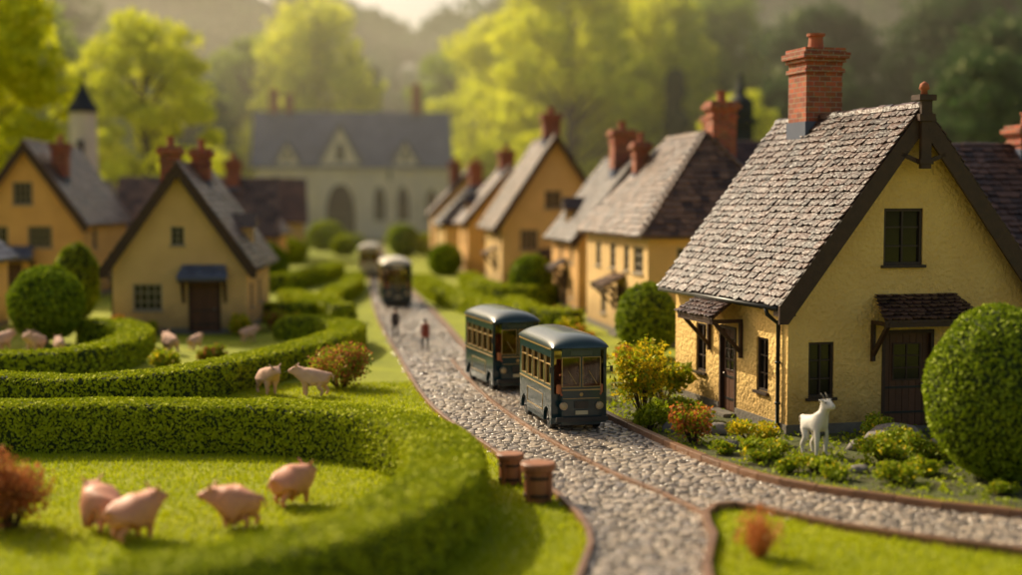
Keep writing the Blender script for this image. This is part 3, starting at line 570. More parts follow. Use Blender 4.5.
# ---------------------------------------------------------------- hedges
hedge([(-16,46.8),(-11.5,46.6),(-8.45,46.6),(-5.2,46.1),(-2.3,45.3),(.6,43.1),(1.95,39.3),(1.95,34.8),(1.0,31.3),(-.3,28.6),(-2.2,26.5),(-4.9,25.0)],2.0,1.5,'long clipped hedge curving round the pig lawn',leaf=.07,dens=360)
hedge([(-19,56.5),(-13.8,55.9),(-10.7,54.9),(-7.95,56.5),(-5.7,60.6),(-3.0,66.8),(-1.15,73.6),(-1.0,78.6),(-2.56,82),(-5.2,82)],1.8,1.3,'winding clipped hedge sweeping beside the cobbled road',leaf=.09,dens=180)
hedge([(-21,63.5),(-16,64),(-13.4,64.5),(-11.9,68.8),(-11.8,75),(-13.4,80),(-16,82)],1.7,1.3,'clipped hedge curling round a topiary ball',dens=90,leaf=.13)
hedge([(-1.2,92),(-2.6,98),(-2.4,108),(-1.2,120),(-.9,135)],1.6,1.2,'low hedge beside the village road',dens=40,leaf=.2)
hedge([(-8,97),(-4.8,95),(-4,102),(-6,110)],1.6,1.1,'low hedge on lawn near gabled cottage',dens=40,leaf=.2)
hedge([(-3,150),(-5,135),(-8,125),(-11,130)],2,1.4,'low hedge on lawn in front of the church',dens=30,leaf=.25)
hedge([(5.2,130),(6.0,112),(7.6,100),(8.6,92),(8.2,84),(7.4,79)],1.7,1.2,'low hedge beside road in front of houses',dens=40,leaf=.2)
hedge([(9.2,128),(9.6,112),(12,106),(14.5,108)],1.6,1.5,'low hedge in front of tall gabled house',dens=40,leaf=.2)
hedge([(10.2,98),(10.6,88),(12.8,84)],1.5,1.3,'low hedge in front of cream house',dens=40,leaf=.2)
hedge([(-40,240),(-15,238),(0,240)],3,2.0,'long hedge in front of the church',dens=12,leaf=.5)
hedge([(4,240),(15,238),(35,240)],3,2.0,'long hedge in front of the church',dens=12,leaf=.5)
topiary((-17.5,80.5,0),2.05,2.05,2.3,'round clipped topiary ball beside curling hedge',seed=1,leaf=.14)
topiary((17.95,38.6,0),2.05,2.5,2.5,'tall rounded clipped bush beside cottage door',seed=2,dens=320,leaf=.07)
topiary((14.2,70.5,0),1.55,1.9,1.9,'round clipped bush between two cottages',seed=3)
topiary((12.7,108,0),1.7,1.9,1.9,'small round bush in front of orange house',seed=4,dens=60,leaf=.2)
topiary((5.6,198,0),2.2,2.2,2.2,'round bush near the road end',seed=5,dens=40,leaf=.3)
topiary((-9,132,0),2.0,2.0,2.0,'round bush behind gabled cottage',seed=6,dens=40,leaf=.3)
topiary((8.5,150,0),1.8,1.7,1.6,'round bush beside brownish house',seed=7,dens=40,leaf=.3)
topiary((-19.3,98,0),1.5,2.6,2.5,'tall narrow grey-green bush beside cottage',seed=8,dens=50,leaf=.2)
for x,y,r in ((-6,225,3),(6,228,2.6),(-14,228,2.4),(15,222,3),(-3,205,1.8),(-9,178,2),(9,205,2.0)): topiary((x,y,0),r,r*.8,r*.75,'bright rounded bush in the gardens before the church',seed=int(x),dens=25,leaf=.35,mat='hedge',group='bushes in the gardens before the church')
shrub((-8.6,35.2,0),1.05,2.5,'rust red bushy shrub on lawn beside pigs',('rust','tuft'),(3,1),3600,.08,clumps=26)
shrub((-1.0,60.6,0),1.45,2.1,'bushy shrub with rust and green leaves beside lambs',('rust','shrub','tuft'),(1.3,1.8,.7),3600,.085,clumps=24)
shrub((8.75,30.6,0),.6,1.25,'small muted orange tuft of grass on lawn',('tuft',),(1,),260,.22,spiky=True,name='ornamental_grass')
for x,y,r,h,mt in ((-9.5,68,.9,1.1,('yshrub','shrub')),(-7.5,71,.7,.9,('rust','shrub')),(-14.2,84.6,.8,1.3,('orange','shrub')),(-12.6,84.9,.6,1.0,('yshrub','shrub')),(-7.3,84.6,.8,1.6,('shrub','yshrub')),(-5.5,88,1.0,1.5,('rust','shrub')),(-21.5,72,1.0,1.2,('yshrub','shrub')),(-4.5,90,.8,1.1,('yshrub','shrub')),(-15,112,1.1,1.6,('orange','shrub')),(-21,110,1.2,1.7,('yshrub','shrub'))):
    shrub((x,y,0),r,h,'small flowering shrub in the cottage lawn border',mt,(1,1.4),900,.13,clumps=12,group='flowering shrubs in the lawn borders')
for x,y,r,h,mt in ((11.8,78,.9,1.3,('orange','shrub')),(12.2,83,.8,1.2,('yshrub','shrub')),(12.6,90,.9,1.4,('rust','shrub')),(9.4,72,.9,1.2,('shrub','yshrub')),(10.6,66,1.0,1.5,('yshrub','shrub')),(12.0,62,1.1,1.7,('shrub','orange'))):
    shrub((x,y,0),r,h,'flowering shrub in front of the street houses',mt,(1,1.4),900,.12,clumps=12,group='flowering shrubs before the street row')
shrub((10.3,51.5,0),1.2,3.3,'leafy yellow-green shrub beside cobbled road',('yshrub','shrub'),(1.3,1),2800,.10,clumps=24)
shrub((11.6,54.5,0),1.2,2.0,'green shrub at the cottage side wall',('shrub','yshrub'),(1,.3),1500,.12,clumps=14)
shrub((9.9,48.3,0),.75,1.3,'low green shrub behind road edging',('shrub',),(1,),900,.1)
shrub((10.75,45.6,0),.8,1.55,'orange flowering plant behind road edging',('orange','shrub','rust'),(1,1.3,.5),1400,.08,clumps=14)
shrub((12.6,44.9,0),.85,.95,'yellow flowering low plant before cottage wall',('yshrub','shrub'),(1.6,.8),1200,.075)
for (x,y,r,h,lb) in ((11.9,41.9,.7,.8,'low green cushion plant in garden bed'),(12.6,42.6,.6,.65,'low green cushion plant in garden bed'),(13.2,40.3,.65,.55,'low green cushion plant in garden bed'),(15.7,41.3,.9,1.0,'low green cushion plant in garden bed'),
  (15.0,38.3,.7,.75,'low green cushion plant in garden bed'),(16.3,42.0,.8,1.15,'low green cushion plant in garden bed'),(12.4,40.2,.45,.5,'low green cushion plant in garden bed'),(17.4,41.6,.7,.8,'low green cushion plant in garden bed'),(16.8,45,.6,1.1,'low green cushion plant in garden bed'),(11.3,50,.7,1.0,'low green cushion plant in garden bed'),
  (16.2,39.6,.6,.6,'low green cushion plant in garden bed'),(13.3,39.0,.45,.5,'low green cushion plant in garden bed'),(11.2,43.4,.4,.5,'low green cushion plant in garden bed'),(19.6,42.5,.9,1.3,'low green cushion plant in garden bed'),(17.2,36.6,.4,.45,'low green cushion plant in garden bed')):
    shrub((x,y,0),r,h,lb,('hedge_d','shrub','yshrub'),(1.3,2.0,.4),int(2000*r),.065,group='low plants in the cottage garden',clumps=16)
n=12000; x=rng.uniform(9.2,26,n); y=rng.uniform(33,60,n); kk=inpoly(x,y,BED); x=x[kk];y=y[kk]
P=np.stack([x,y,.03+.12*rng.random(len(x))],1); dd=np.array([noise.noise(Vector((a*.6,b*.6,3)))>-.15 for a,b in zip(x,y)]); P=P[dd]
V,F=leafquads(P,np.tile([0,0,1.],(len(P),1)),.08); o=npobj('ground_cover',[(V,F,0)],[M['shrub']]); o['kind']='stuff'; tag(o,'leafy ground cover in the cottage garden bed','plants')
for (x,y,s,lb) in ((17.0,43.9,.8,'grey rounded boulder by cottage door'),(18.1,43.0,.5,'grey rounded boulder by cottage door'),(12.0,47.3,.4,'small grey stone in garden bed'),(10.7,47.9,.4,'small grey stone in garden bed'),(12.9,43.9,.3,'small grey stone in garden bed'),(15.9,43.7,.4,'small grey stone in garden bed'),(11.6,44.4,.3,'small grey stone in garden bed'),(14.4,40.0,.25,'small grey stone in garden bed')):
    bm=bmesh.new(); bmesh.ops.create_icosphere(bm,subdivisions=3,radius=s)
    for v in bm.verts:
        f=1+.35*noise.noise(v.co*1.6/s+Vector((x,y,0)))+.1*noise.noise(v.co*4/s); v.co=Vector((v.co.x*f*1.25,v.co.y*f,max(v.co.z*f*.75,-.25*s)+.2*s))
    me=D.meshes.new('rock'); bm.to_mesh(me); bm.free(); me.materials.append(M['rock']); [setattr(p,'use_smooth',True) for p in me.polygons]
    o=link(D.objects.new('rock',me)); o.location=(x,y,0); tag(o,lb,'rock','stones in the cottage garden')
def tub(loc,s,label,rot):
    H=thing('wooden_tub',loc,rot,label,'tub','brown wooden tubs by the road'); b=MB(); r=.34*s; h=.88*s
    b.tube([(0,0,-.02),(0,0,h*.3),(0,0,h*.8)],[r*.82,r*.92,r*.96],20); build(b,'body',M['stoolw'],H)
    b=MB(); b.tube([(0,0,h*.8),(0,0,h*.83),(0,0,h*.97),(0,0,h)],[r*1.02,r*1.16,r*1.16,r*1.08],20); build(b,'lid',M['stoolw'],H)
    for z in(.15,.6): b=MB(); b.tube([(0,0,h*z),(0,0,h*(z+.08))],r*1.0,20); build(b,'hoop',M['wood'],H)
    for a in(0,1,2,3): b=MB(); c_,s_=math.cos(a*math.pi/2+.4),math.sin(a*math.pi/2+.4); b.beam((c_*r*.95,s_*r*.95,0),(c_*r*1.0,s_*r*1.0,h*.78),.1,.06,(c_,s_,0)); build(b,'slat',M['stoolw'],H)
tub((4.05,39.4,0),1.0,'small brown wooden tub at the grass edge',.5); tub((4.55,37.0,0),1.2,'larger brown wooden tub at the grass edge',.35)

# ---------------------------------------------------------------- bus
def make_bus(loc,rot,label,sc=.96):
    B=thing('bus',loc,rot,label,'bus',scale=sc); L2=2.75; W2=1.03
    bm=bmesh.new(); bmesh.ops.create_cube(bm,size=1)
    for v in bm.verts: v.co=Vector((v.co.x*2*W2,v.co.y*2*L2,.27+(v.co.z+.5)*2.73))
    bmesh.ops.bevel(bm,geom=[e for e in bm.edges if abs(e.verts[0].co.z-e.verts[1].co.z)>1],offset=.32,segments=6,affect='EDGES')
    me=D.meshes.new('body'); bm.to_mesh(me); bm.free(); body=link(D.objects.new('body',me))
    c=MB(); c.box(-.92,.92,-L2+.09,L2-.09,1.35,2.9); cut(body,c)
    c=MB(); WY=[-1.98,-1.06,-.14,.78,1.70]
    for y in WY: c.box(-1.5,1.5,y-.38,y+.38,1.66,2.66)
    cut(body,c)
    c=MB()
    for x in(-.38,.38): c.box(x-.34,x+.34,-3.2,3.2,1.62,2.7)
    cut(body,c); c=MB()
    for y in(-1.75,1.75):
        for s in(-1,1): c.tube([(s*.62,y,.36),(s*1.2,y,.36)],.46,20)
    cut(body,c)
    body.data.materials.clear(); body.data.materials.append(M['teal']); body.parent=B
    def dome(a,b,z0,h,z1):
        mb=MB(); nx,ny=18,30; V=[];
        for j in range(ny+1):
            for i in range(nx+1):
                u=math.sin((i/nx-.5)*math.pi); v=math.sin((j/ny-.5)*math.pi)
                pw=1-.06*abs(v)**8
                V.append((u*a*pw,v*b*(1-.05*u*u),z0+h*max(0,(1-abs(u)**2.0))**.5*max(0,(1-abs(v)**6))**.5))
        F=[(j*(nx+1)+i,j*(nx+1)+i+1,(j+1)*(nx+1)+i+1,(j+1)*(nx+1)+i) for j in range(ny) for i in range(nx)]
        mb.add(V,F); return mb
    rf=build(dome(1.10,2.86,3.02,.48,3.0),'roof',M['teal_roof'],B,smooth=True)
    t=MB(); t.box(-.95,.95,-2.6,2.6,2.97,3.03); build(t,'roof_edge',M['teal'],B)
    for s in(-1,1):
        t=MB(); t.box(s*1.03,s*1.06,-2.42,2.42,2.94,2.998); t.box(s*1.03,s*1.044,-2.42,2.42,1.5,1.545); t.box(s*1.03,s*1.044,-1.2,1.2,1.18,1.205); t.box(s*1.03,s*1.044,-1.2,1.2,.62,.645)
        for q in(-1.2,1.175): t.box(s*1.03,s*1.044,q,q+.025,.645,1.18)
        build(t,'trim',M['gilt'],B)
    t=MB(); t.box(-.7,.7,-2.765,-2.75,1.5,1.54); build(t,'front_trim',M['gilt'],B)
    t=MB(); t.box(-.68,.68,-2.763,-2.75,1.20,1.22); build(t,'front_trim',M['gilt'],B)
    for y in WY:
        for s in(-1,1):
            g=MB(); g.box(s*.95,s*.965,y-.38,y+.38,1.66,2.66); wn=build(g,'window',M['bglass'],B); f=MB(); f.box(s*.975,s*1.042,y-.38,y+.38,2.38,2.405); f.box(s*.975,s*1.042,y-.38,y-.36,1.66,2.66); f.box(s*.975,s*1.042,y+.36,y+.38,1.66,2.66); f.box(s*.975,s*1.041,y-.36,y+.36,1.66,1.68); build(f,'frame',M['gilt'],wn)
    for x in(-.38,.38):
        g=MB(); g.box(x-.34,x+.34,-2.72,-2.705,1.62,2.7); wn=build(g,'windscreen',M['bglass'],B); f=MB(); f.box(x-.34,x-.32,-2.77,-2.722,1.62,2.7); f.box(x+.32,x+.34,-2.77,-2.722,1.62,2.7); f.box(x-.32,x+.32,-2.77,-2.722,1.62,1.64); f.box(x-.32,x+.32,-2.77,-2.722,2.68,2.7); f.beam((x+.2,-2.75,1.72),(x-.1,-2.75,2.2),.02,.02,(0,1,0)); build(f,'frame',M['gilt'],wn)
        g=MB(); g.box(x-.34,x+.34,2.7,2.715,1.62,2.7); build(g,'rear_window',M['bglass'],B)
    d=MB(); d.box(-.4,.4,-2.78,-2.7,2.76,2.92); build(d,'destination_box',M['teal_roof'],B,bevel=.01)
    for x in(-.66,.66):
        h=MB(); h.tube([(x,-2.7,.95),(x,-2.84,.95)],.14,18); hl=build(h,'headlight',M['chrome'],B); g=MB(); g.ball((x,-2.835,.95),.11,14,8,(1,.35,1)); build(g,'lens',M['lamp'],hl,smooth=True)
        g=MB(); g.ball((x*1.08,-2.73,1.36),.05,10,6,(1,.6,1)); build(g,'indicator',M['pot'],B,smooth=True)
    gr=MB(); gr.box(-.26,.26,-2.79,-2.752,.86,1.12); build(gr,'front_panel',M['rim'],B,bevel=.015)
    g=MB(); g.ball((0,-2.76,1.35),.07,14,8,(1,.3,1)); build(g,'badge',M['gilt'],B,smooth=True)
    b=MB(); b.box(-.96,.96,-2.92,-2.8,.40,.56); b.box(-.6,-.5,-2.8,-2.7,.42,.54); b.box(.5,.6,-2.8,-2.7,.42,.54); build(b,'bumper',M['iron'],B,bevel=.02)
    b=MB(); b.box(-.23,.23,-2.82,-2.795,.64,.78); build(b,'number_plate',M['plate'],B)
    for s in(-1,1):
        m=MB(); m.tube([(s*.95,-2.6,2.3),(s*1.12,-2.72,2.33)],.018,6); m.box(s*1.07,s*1.17,-2.76,-2.72,2.14,2.36); build(m,'mirror',M['iron'],B)
        for y in(-1.75,1.75):
            w=MB(); w.tube([(s*.72,y,.38),(s*.76,y,.38),(s*.9,y,.38),(s*.94,y,.38)],[.34,.38,.38,.34],24); wh=build(w,'wheel',M['rubber'],B); ri=MB(); ri.tube([(s*.88,y,.38),(s*.955,y,.38)],[.2,.18],18); ri.ball((s*.96,y,.38),.06,10,6); build(ri,'rim',M['rim'],wh)
    ch=MB(); ch.box(-.7,.7,-2.5,2.5,.2,.4); build(ch,'chassis',M['iron'],B)
    for y in(-.6,.3,1.2):
        for x in(-.5,.5): q=MB(); q.box(x-.32,x+.32,y-.22,y+.22,1.36,1.6); q.box(x-.32,x+.32,y+.22,y+.32,1.36,2.15); build(q,'seat',M['seat'],B,bevel=.03)
    q=MB(); q.box(.08,.62,-1.95,-1.5,1.36,1.62); q.box(.08,.62,-1.5,-1.4,1.36,2.2); build(q,'driver_seat',M['seat'],B,bevel=.03)
    q=MB(); q.box(-.85,.85,-2.62,-2.42,1.36,1.7); build(q,'dashboard',M['seat'],B,bevel=.03)
    st=MB(); st.tube([(.35,-2.4,1.6),(.35,-2.22,1.85)],.03,6); st.tube([(.35+.16*math.cos(a),-2.22+.05*math.sin(a),1.87+.12*math.sin(a)) for a in [i*math.pi/8 for i in range(17)]],.018,5); build(st,'steering_wheel',M['iron'],B)
    return B
GB='vintage buses driving along the cobbled road'
BUS=make_bus((7.05,50.5,.035),rad(7),'small dark teal vintage bus leading on the cobbled road'); 
copy_thing(BUS,(5.85,60.9,.035),rad(10),.96,'dark teal vintage bus following the front bus',GB)
copy_thing(BUS,(2.3,108.5,.03),rad(3),1.05,'dark vintage bus with pale cream roof further up the road',GB,{'grey_teal_roof_paint':M['cream_roof']})
copy_thing(BUS,(.6,149,.03),rad(-3),1.0,'cream bodied vintage bus at the top of the road',GB,{'grey_teal_roof_paint':M['cream_roof'],'dark_teal_paint':M['cream_roof']})

# ---------------------------------------------------------------- animals, people
def skin_mesh(name,V,E,R,roots,mat,parent,sub=2):
    me=D.meshes.new(name); me.from_pydata(V,E,[]); o=D.objects.new(name,me); COL.objects.link(o)
    m=o.modifiers.new('s','SKIN'); m.use_smooth_shade=True; sv=me.skin_vertices[0].data
    for i,r in enumerate(R):
        sv[i].radius=(r,r) if not hasattr(r,'__len__') else r; sv[i].use_root=i in roots
    s=o.modifiers.new('u','SUBSURF'); s.levels=sub; s.render_levels=sub
    dg=bpy.context.evaluated_depsgraph_get(); dg.update(); nm=D.meshes.new_from_object(o.evaluated_get(dg)); o.modifiers.clear(); o.data=nm; nm.name=name
    nm.materials.clear(); nm.materials.append(mat)
    for p in nm.polygons: p.use_smooth=True
    if parent is not None: o.parent=parent
    return o
def animal(name,loc,rot,scale,label,cat,mat,head=(0,0,0),fat=1.0,earlen=1.0,leg=1.0,snout=1.0,step=0,group=None,horn=False,tail=1,bl=1.0):
    A=thing(name,loc,rot,label,cat,group,scale); hx,hy,hz=head; Z=lambda z:z*leg
    dz=.56*leg-.56; B=lambda x:x*bl; nx=B(.27)-.27
    V=[(B(-.38),0,.57+dz),(B(-.05),0,.545+dz),(B(.27),0,.57+dz),(.44+nx+hx*.6,hy*.3,.68+dz+hz*.5),(.60+hx+nx,hy*.8,.77+dz+hz),(.75+hx+nx,hy*1.2,.71+dz+hz*1.05),(.83+hx+nx,hy*1.35,.685+dz+hz*1.05)]
    R=[.2*fat,(.245*fat,.23*fat),(.215*fat,.21*fat),.145*fat,(.128 if fat>.9 else .11)*max(1,fat*.9),.078*snout,.064*snout]; E=[(0,1),(1,2),(2,3),(3,4),(4,5),(5,6)]
    def chain(p,pts,rs):
        for q,r in zip(pts,rs):
            V.append(q); R.append(r); E.append((p,len(V)-1)); p=len(V)-1
    hb=V[0]; chain(0,[(hb[0]-.2,0,hb[2]+.08),(hb[0]-.27,.03,hb[2]-.04*tail),(hb[0]-.25,.05,hb[2]-.12*tail)],[.04,.022,.014])
    for s in(-1,1):
        st=step*s*.07; r0=B(-.38)+.38
        chain(0,[(-.35+r0,.13*s,Z(.44)),(-.27+st+r0,.155*s,Z(.31)),(-.41+st+r0,.15*s,Z(.18)),(-.37+st+r0,.15*s,.07),(-.335+st+r0,.15*s,.04)],[.125*fat,.085,.05,.04,.044])
        chain(2,[(.26+nx,.125*s,Z(.43)),(.28-st+nx,.14*s,Z(.24)),(.27-st+nx,.14*s,.07),(.305-st+nx,.14*s,.042)],[.1*fat,.056,.04,.044])
        h=V[4]; chain(4,[(h[0]-.03,h[1]+.1*s,h[2]+.07),(h[0]-.06,h[1]+(.13+.06*earlen)*s,h[2]+.05+.11*earlen*(1 if not horn else .2))],[(.04,.028),(.016,.012)])
    body=skin_mesh('body',V,E,R,[0],mat,A); h=V[4]; t=V[6]
    for s in(-1,1): e=MB(); e.ball((h[0]+.065,h[1]+.105*s,h[2]+.035),.022,8,6); build(e,'eye',M['iron'],A,smooth=True)
    for s in(-1,1): n=MB(); n.ball((t[0]+.058*snout,t[1]+.022*s,t[2]+.005),.012,6,5); build(n,'nostril',M['iron'],A,smooth=True)
    if horn:
        for s in(-1,1): hn=MB(); hn.tube([(h[0]-.02,h[1]+.045*s,h[2]+.08),(h[0]-.06,h[1]+.06*s,h[2]+.17),(h[0]-.13,h[1]+.075*s,h[2]+.22)],[.022,.016,.005],8); build(hn,'horn',M['plinth'],A,smooth=True)
    return A
GP='pink model pigs grazing on the lawn'
P1=animal('pig',(-5.45,33.7,0),rad(40),1.42,'pink model pig with upright ears standing on lawn','pig',M['pig'],head=(-.10,0,.04),fat=1.5,earlen=1.3,step=.4,bl=.74,leg=.84)
P2=copy_thing(P1,(-6.35,34.8,0),rad(125),1.42,'pink model pig with upright ears beside another pig',GP)
P3=animal('pig',(-3.15,34.8,0),rad(168),1.36,'pink model pig with head lowered on lawn','pig',M['pig'],head=(-.06,.05,-.04),fat=1.5,step=.8,group=GP,bl=.74,leg=.84,earlen=1.3)
copy_thing(P3,(-1.95,37.2,0),rad(45),1.38,'pink model pig grazing beside hedge',GP)
GL='pinkish cream model lambs on the lawns'
L1=animal('lamb',(-4.0,58.8,0),rad(-60),1.42,'pinkish cream model lamb facing forward on lawn','lamb',M['cream'],leg=1.0,fat=1.18,earlen=1.1,step=.4,bl=.8)
L2=animal('lamb',(-2.1,58.0,0),rad(172),1.42,'pinkish cream model lamb standing sideways by rust shrub','lamb',M['cream'],head=(-.05,0,.02),leg=1.0,fat=1.2,step=.8,group=GL,bl=.84)
for x,y,r,s,m in ((-11.5,71.6,240,1.0,0),(-10.0,74.5,120,1.35,1),(-9.0,76.5,60,1.0,0),(-6.5,80.3,40,1.1,1),(-17.0,75.5,240,1.3,0),(-15.7,75,110,1.1,1),(-18.9,76.2,60,1.35,1),(-17.6,78.0,260,1.2,0),(-20.4,77.4,70,1.35,0)):
    copy_thing(L1 if m else L2,(x,y,0),rad(r),s,'pinkish cream model lamb standing on lawn behind hedge',GL)
animal('goat',(14.0,42.8,0),rad(-62),1.42,'white painted goat figure standing upright beside cottage corner','goat',M['white'],head=(-.18,0,.24),fat=.8,earlen=1.0,leg=1.34,snout=.9,bl=.62,horn=True)
def person(loc,rot,scale,label,coat,stride=.18,group=None,sit=False):
    A=thing('person',loc,rot,label,'person',group,scale)
    V=[(0,0,.95),(0,.0,1.12),(0,0,1.32),(0,0,1.45),(0,-.01,1.52),(0,-.02,1.62),(0,-.015,1.69)]; R=[(.15,.11),(.13,.1),(.17,.11),(.09,.075),.052,(.082,.095),(.07,.08)]; E=[(i,i+1) for i in range(6)]; roots=[0]
    def chain(p,pts,rs):
        for q,r in zip(pts,rs):
            V.append(q); R.append(r)
            if p is not None: E.append((p,len(V)-1))
            else: roots.append(len(V)-1)
            p=len(V)-1
        return p
    for s in(-1,1):
        y=-stride*s
        if sit:
            chain(0,[(.1*s,-.05,.92),(.12*s,-.42,.93),(.12*s,-.46,.66),(.12*s,-.58,.63)],[.095,.065,.045,.036]); W=(.14*s,-.42,1.22)
            chain(3,[(.17*s,0,1.42),(.24*s,-.08,1.17),W,(.11*s,-.49,1.24)],[.062,.046,.03,.034])
        else:
            chain(0,[(.1*s,0,.86),(.11*s,y*.5-.03,.5),(.11*s,y+.04,.09),(.115*s,y-.12,.04)],[.095,.06,.042,.036])
            chain(3,[(.17*s,0,1.42),(.24*s,-y*.3+.04,1.15),(.25*s,-y*.8-.03,.92),(.25*s,-y*.85-.04,.85)],[.062,.046,.03,.034])
        for k in range(5):
            o=(-.03+.018*k) if k<4 else -.035
            if sit: b=(.10*s+o*.6,-.51,1.25); chain(None,[b,(b[0],b[1]-.045,b[2]+.01),(b[0],b[1]-.06,b[2]-.03)],[.01,.009,.007]); continue
            b=(.25*s,-y*.85-.04+o,.83 if k<4 else .87); chain(None,[b,(b[0],b[1]-(.025 if k==4 else 0),b[2]-(.05 if k<4 else .02)),(b[0]-.015*s,b[1]-(.03 if k==4 else .008),b[2]-(.085-.008*abs(k-1.5) if k<4 else .045))],[.01,.009,.007])
    V.append((0,-.115,1.61)); R.append(.014); E.append((5,len(V)-1))
    o=skin_mesh('body',V,E,R,roots,M['skin'],A); me=o.data; me.materials.append(coat); me.materials.append(M['trouser'])
    for p in me.polygons:
        z=p.center.z; x=abs(p.center.x); yy=p.center.y
        if sit: p.material_index=0 if z>1.49 or (yy<-.45 and z>1.1) else (1 if z>1.0 else 2)
        else: p.material_index=0 if z>1.49 or (x>.19 and z<.9) else (1 if z>.88 else 2)
    h=MB(); h.ball((0,.005,1.69),.115,14,8,(.9,1,.85)); build(h,'hair',M['hair'],A,smooth=True)
    for s in(-1,1): e=MB(); e.ball((.035*s,-.108,1.645),.012,6,5); build(e,'eye',M['iron'],A)
    if not sit: c=MB(); c.tube([(0,0,.78),(0,0,1.0),(0,0,1.18)],[.2,.18,.165],14,False); cc=build(c,'coat',coat,A,smooth=True); cc.scale=(1,.75,1)
person((3.15,74.3,.03),rad(15),.98,'person in dark rust jacket walking on cobbled road',M['redcoat'],.2)
person((1.75,81.5,.03),rad(190),1.0,'person in dark brown coat walking on cobbled road',M['coat'],.16)
c6,s6=math.cos(rad(7)),math.sin(rad(7)); lx,ly=.35*.96,-1.72*.96
person((7.05+lx*c6-ly*s6,50.5+lx*s6+ly*c6,.035+(1.62-.84)*.96),rad(7),.98,'bus driver in rust red jacket seated behind windscreen',M['redcoat'],sit=True)

# ---------------------------------------------------------------- trees
def tree_proto(seed,H,R,crown0=.28,name='tree',leaf=.5,ncl=60,per=170,mat='green',shape='round'):
    random.seed(seed); T=thing(name,(0,0,0),0,'tree','tree'); tb=MB(); r0=H*.022
    pts=[(0,0,-.3),(.01*H,0,H*.15),(-.005*H,.01*H,H*.35),(.01*H,0,H*.6),(0,0,H*.85)]; tb.tube(pts,[r0*1.5,r0,r0*.8,r0*.5,r0*.15],10)
    C=[]
    for i in range(ncl):
        z=crown0+(1-crown0)*random.random()**.85; f=(z-crown0)/(1-crown0)
        if shape=='round': rr=R*math.sqrt(max(.03,1-(f*1.65-.62)**2/1.1))
        elif shape=='cone': rr=R*(1.03-f)
        else: rr=R*math.sqrt(max(.05,1-f**2.2))
        a=random.random()*6.283; q=rr*random.random()**.4*.92; C.append((q*math.cos(a),q*math.sin(a),H*(z*.94)))
    for c in C[::3]:
        z0=min(H*.75,max(H*.16,c[2]-.55*math.hypot(c[0],c[1])-H*.06)); tb.tube([(0,0,z0),(c[0]*.5,c[1]*.5,(z0+c[2])/2+H*.01),c],[r0*.45,r0*.25,r0*.08],6,False)
    build(tb,'trunk',M['bark'],T,smooth=True,fix=False)
    n=ncl*per; ci=rng.integers(0,ncl,n); cr=(R*.24*(.6+.7*rng.random(ncl)))[ci][:,None]; off=nrm(rng.normal(size=(n,3)))*(.35+.65*rng.random((n,1))**.5)*cr*np.array([1,1,.7])
    if shape=='willow': off[:,2]-=np.abs(rng.normal(size=n))*R*.3
    P=np.array(C)[ci]+off; V,F=leafquads(P,nrm(off),leaf,.6,.6); npobj('crown',[(V,F,0)],[M[mat]],T); random.seed(seed+99)
    return T
TP=[tree_proto(1,36,11,.16,leaf=.6,mat='gold',ncl=80,per=100),tree_proto(2,40,15,.2,leaf=.7,mat='gold',ncl=95,per=90),tree_proto(3,42,13,.15,leaf=.7,mat='gold',ncl=85,per=100,shape='willow'),tree_proto(4,30,5.5,.08,leaf=.5,mat='gold',ncl=70,shape='cone',name='fir_tree')]
LB={'gold':'tall broad tree with golden green sunlit leaves','green':'tall broad tree with soft green leaves','deep':'tall dark green tree at the wood edge'}
def settree(proto,x,y,s,kind,label=None):
    r=random.random()*6.28; g='trees around the model village'
    return copy_thing(proto,(x,y,0),r,(s,s,s),label or LB[kind],g,{'golden_tree_leaf':M[kind]})
PL=[(0,-41,160,.95,'gold'),(1,-64,195,1.0,'gold'),(0,-32.5,218,1.03,'gold'),(2,-58,250,1.1,'green'),(2,-11,335,1.4,'gold'),(0,-27,345,1.35,'green'),(1,-54,350,1.3,'green'),(1,24,370,1.2,'green'),
 (1,44,300,1.45,'gold'),(2,66,312,1.4,'gold'),(1,33,335,1.3,'gold'),(0,58,340,1.75,'gold'),(2,84,335,1.5,'green'),(0,66,245,.78,'gold'),(1,98,300,1.25,'deep'),(2,118,280,1.3,'deep'),(0,88,262,.95,'deep'),(1,140,300,1.5,'deep'),(2,108,235,1.0,'deep'),(0,80,262,.9,'deep'),(1,132,250,1.2,'deep'),(1,98,215,.8,'deep'),
 (0,-37,300,1.0,'deep'),(2,-84,280,1.3,'gold'),(1,-80,350,1.6,'deep'),(0,24,272,.55,'gold'),(0,-27,262,.5,'gold'),(0,-45,235,.7,'gold'),(0,32,262,.6,'gold')]
for i,x,y,s,k in PL: settree(TP[i],x,y,s,k)
for x,y,s,k in ((64,290,1.2,'deep'),(-16,372,1.6,'deep'),(93,285,1.3,'deep'),(2,385,1.5,'deep')): settree(TP[3],x,y,s,k,'tall dark narrow conifer at the wood edge')
def purge(o):
    for c in list(o.children): purge(c)
    D.objects.remove(o,do_unlink=True)
for p in TP: purge(p)
def hz(x,y):
    t=max(0,min(1,(y-385)/330)); t=t*t*(3-2*t); v=abs(x-25)/260; v=min(1.2,.46+v*.9)
    return -1+150*t*v+8*noise.noise(Vector((x*.01,y*.01,0)))*t
nx,ny=90,50; V=[];xs=np.linspace(-520,620,nx); ys=np.linspace(340,900,ny)
for y in ys:
    for x in xs: V.append((x,y,hz(x,y)))
i,k=np.meshgrid(np.arange(ny-1),np.arange(nx-1),indexing='ij'); i=i.ravel();k=k.ravel(); Q=np.stack([i*nx+k,i*nx+k+1,(i+1)*nx+k+1,(i+1)*nx+k],1)
ho=npobj('hills',[(np.array(V),Q,0)],[M['hill']]); ho['kind']='structure'
Cs=[]
random.seed(5)
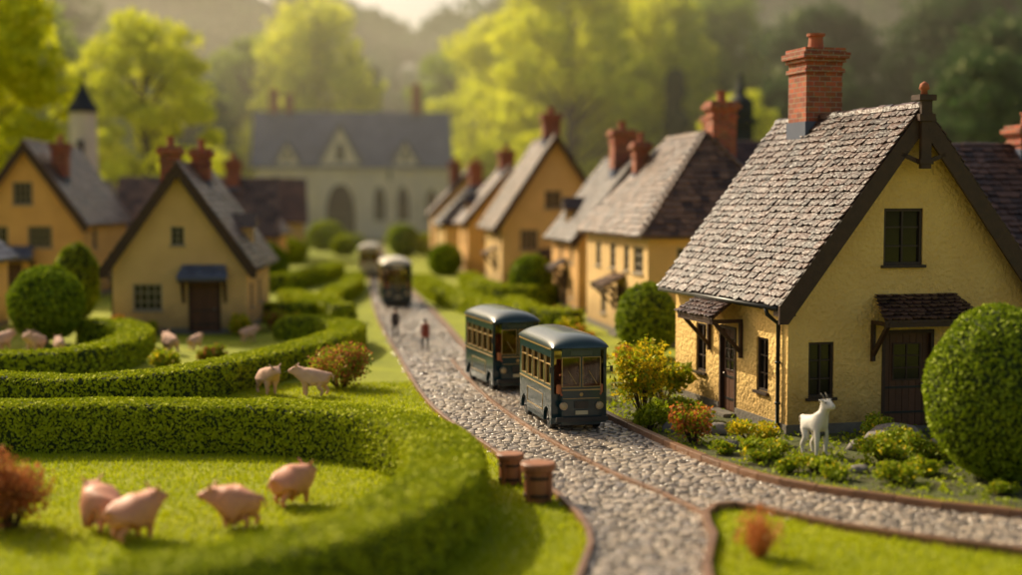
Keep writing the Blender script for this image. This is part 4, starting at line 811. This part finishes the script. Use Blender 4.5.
while len(Cs)<900:
    y=random.uniform(380,720); x=random.uniform(-300,420)
    Cs.append((x,y,hz(x,y)+random.uniform(9,16),random.uniform(7,12)))
Cs=np.array(Cs); n=900*95; ci=rng.integers(0,900,n); dv=nrm(rng.normal(size=(n,3))); dv[:,2]=np.abs(dv[:,2])*1.0-.15; P=Cs[ci,:3]+dv*Cs[ci,3:4]*(.8+.3*rng.random((n,1)))*np.array([1,1,1.15])
V,F=leafquads(P,dv,1.7,.7,.5); fo=npobj('forest',[(V,F,0)],[M['forest']]); fo['kind']='stuff'; tag(fo,'hazy dark green woodland covering the hillside','forest')

mb=MB(); mb.box(-700,800,178,1000,-.5,75); mist=build(mb,'mist',None); m,n_,l_,o_=newmat('valley_mist'); vs=n_.new('ShaderNodeVolumeScatter'); vs.inputs['Color'].default_value=(1,.89,.66,1); vs.inputs['Density'].default_value=.0011; vs.inputs['Anisotropy'].default_value=.68
l_.new(vs.outputs[0],o_.inputs['Volume']); mist.data.materials.append(m); mist['kind']='stuff'; tag(mist,'pale golden morning haze filling the valley','mist')

# ---------------------------------------------------------------- light, world, camera
AZ=rad(38); EL_=rad(34)
s=Vector((-math.sin(AZ)*math.cos(EL_),math.cos(AZ)*math.cos(EL_),math.sin(EL_)))
L=D.lights.new('sun','SUN'); L.energy=5; L.angle=rad(.5); L.color=(1,.88,.64); lo=link(D.objects.new('sun',L)); lo.rotation_euler=s.to_track_quat('Z','Y').to_euler()
w=D.worlds.new('World'); SC.world=w; w.use_nodes=True; wn=w.node_tree.nodes; wl=w.node_tree.links
sk=wn.new('ShaderNodeTexSky'); sk.sky_type='NISHITA'; sk.sun_disc=False; sk.sun_elevation=EL_; sk.sun_rotation=-AZ; sk.dust_density=5; sk.air_density=1; sk.ozone_density=.3
tn=wn.new('ShaderNodeMix'); tn.data_type='RGBA'; tn.blend_type='MULTIPLY'; tn.inputs[0].default_value=1; tn.inputs[7].default_value=(1,.92,.78,1)
wl.new(sk.outputs[0],tn.inputs[6]); wl.new(tn.outputs[2],wn['Background'].inputs[0]); wn['Background'].inputs[1].default_value=.15
c=D.cameras.new('camera'); co=link(D.objects.new('camera',c)); co.location=(0,0,8); co.rotation_euler=(rad(90-3.54),0,rad(-5.9)); c.lens=50; c.sensor_width=36; c.clip_end=4000; c.clip_start=.5
c.dof.use_dof=True; c.dof.focus_distance=49.5; c.dof.aperture_fstop=.108
SC.camera=co
SC.view_settings.view_transform='Standard'; SC.view_settings.look='None'; SC.view_settings.exposure=0
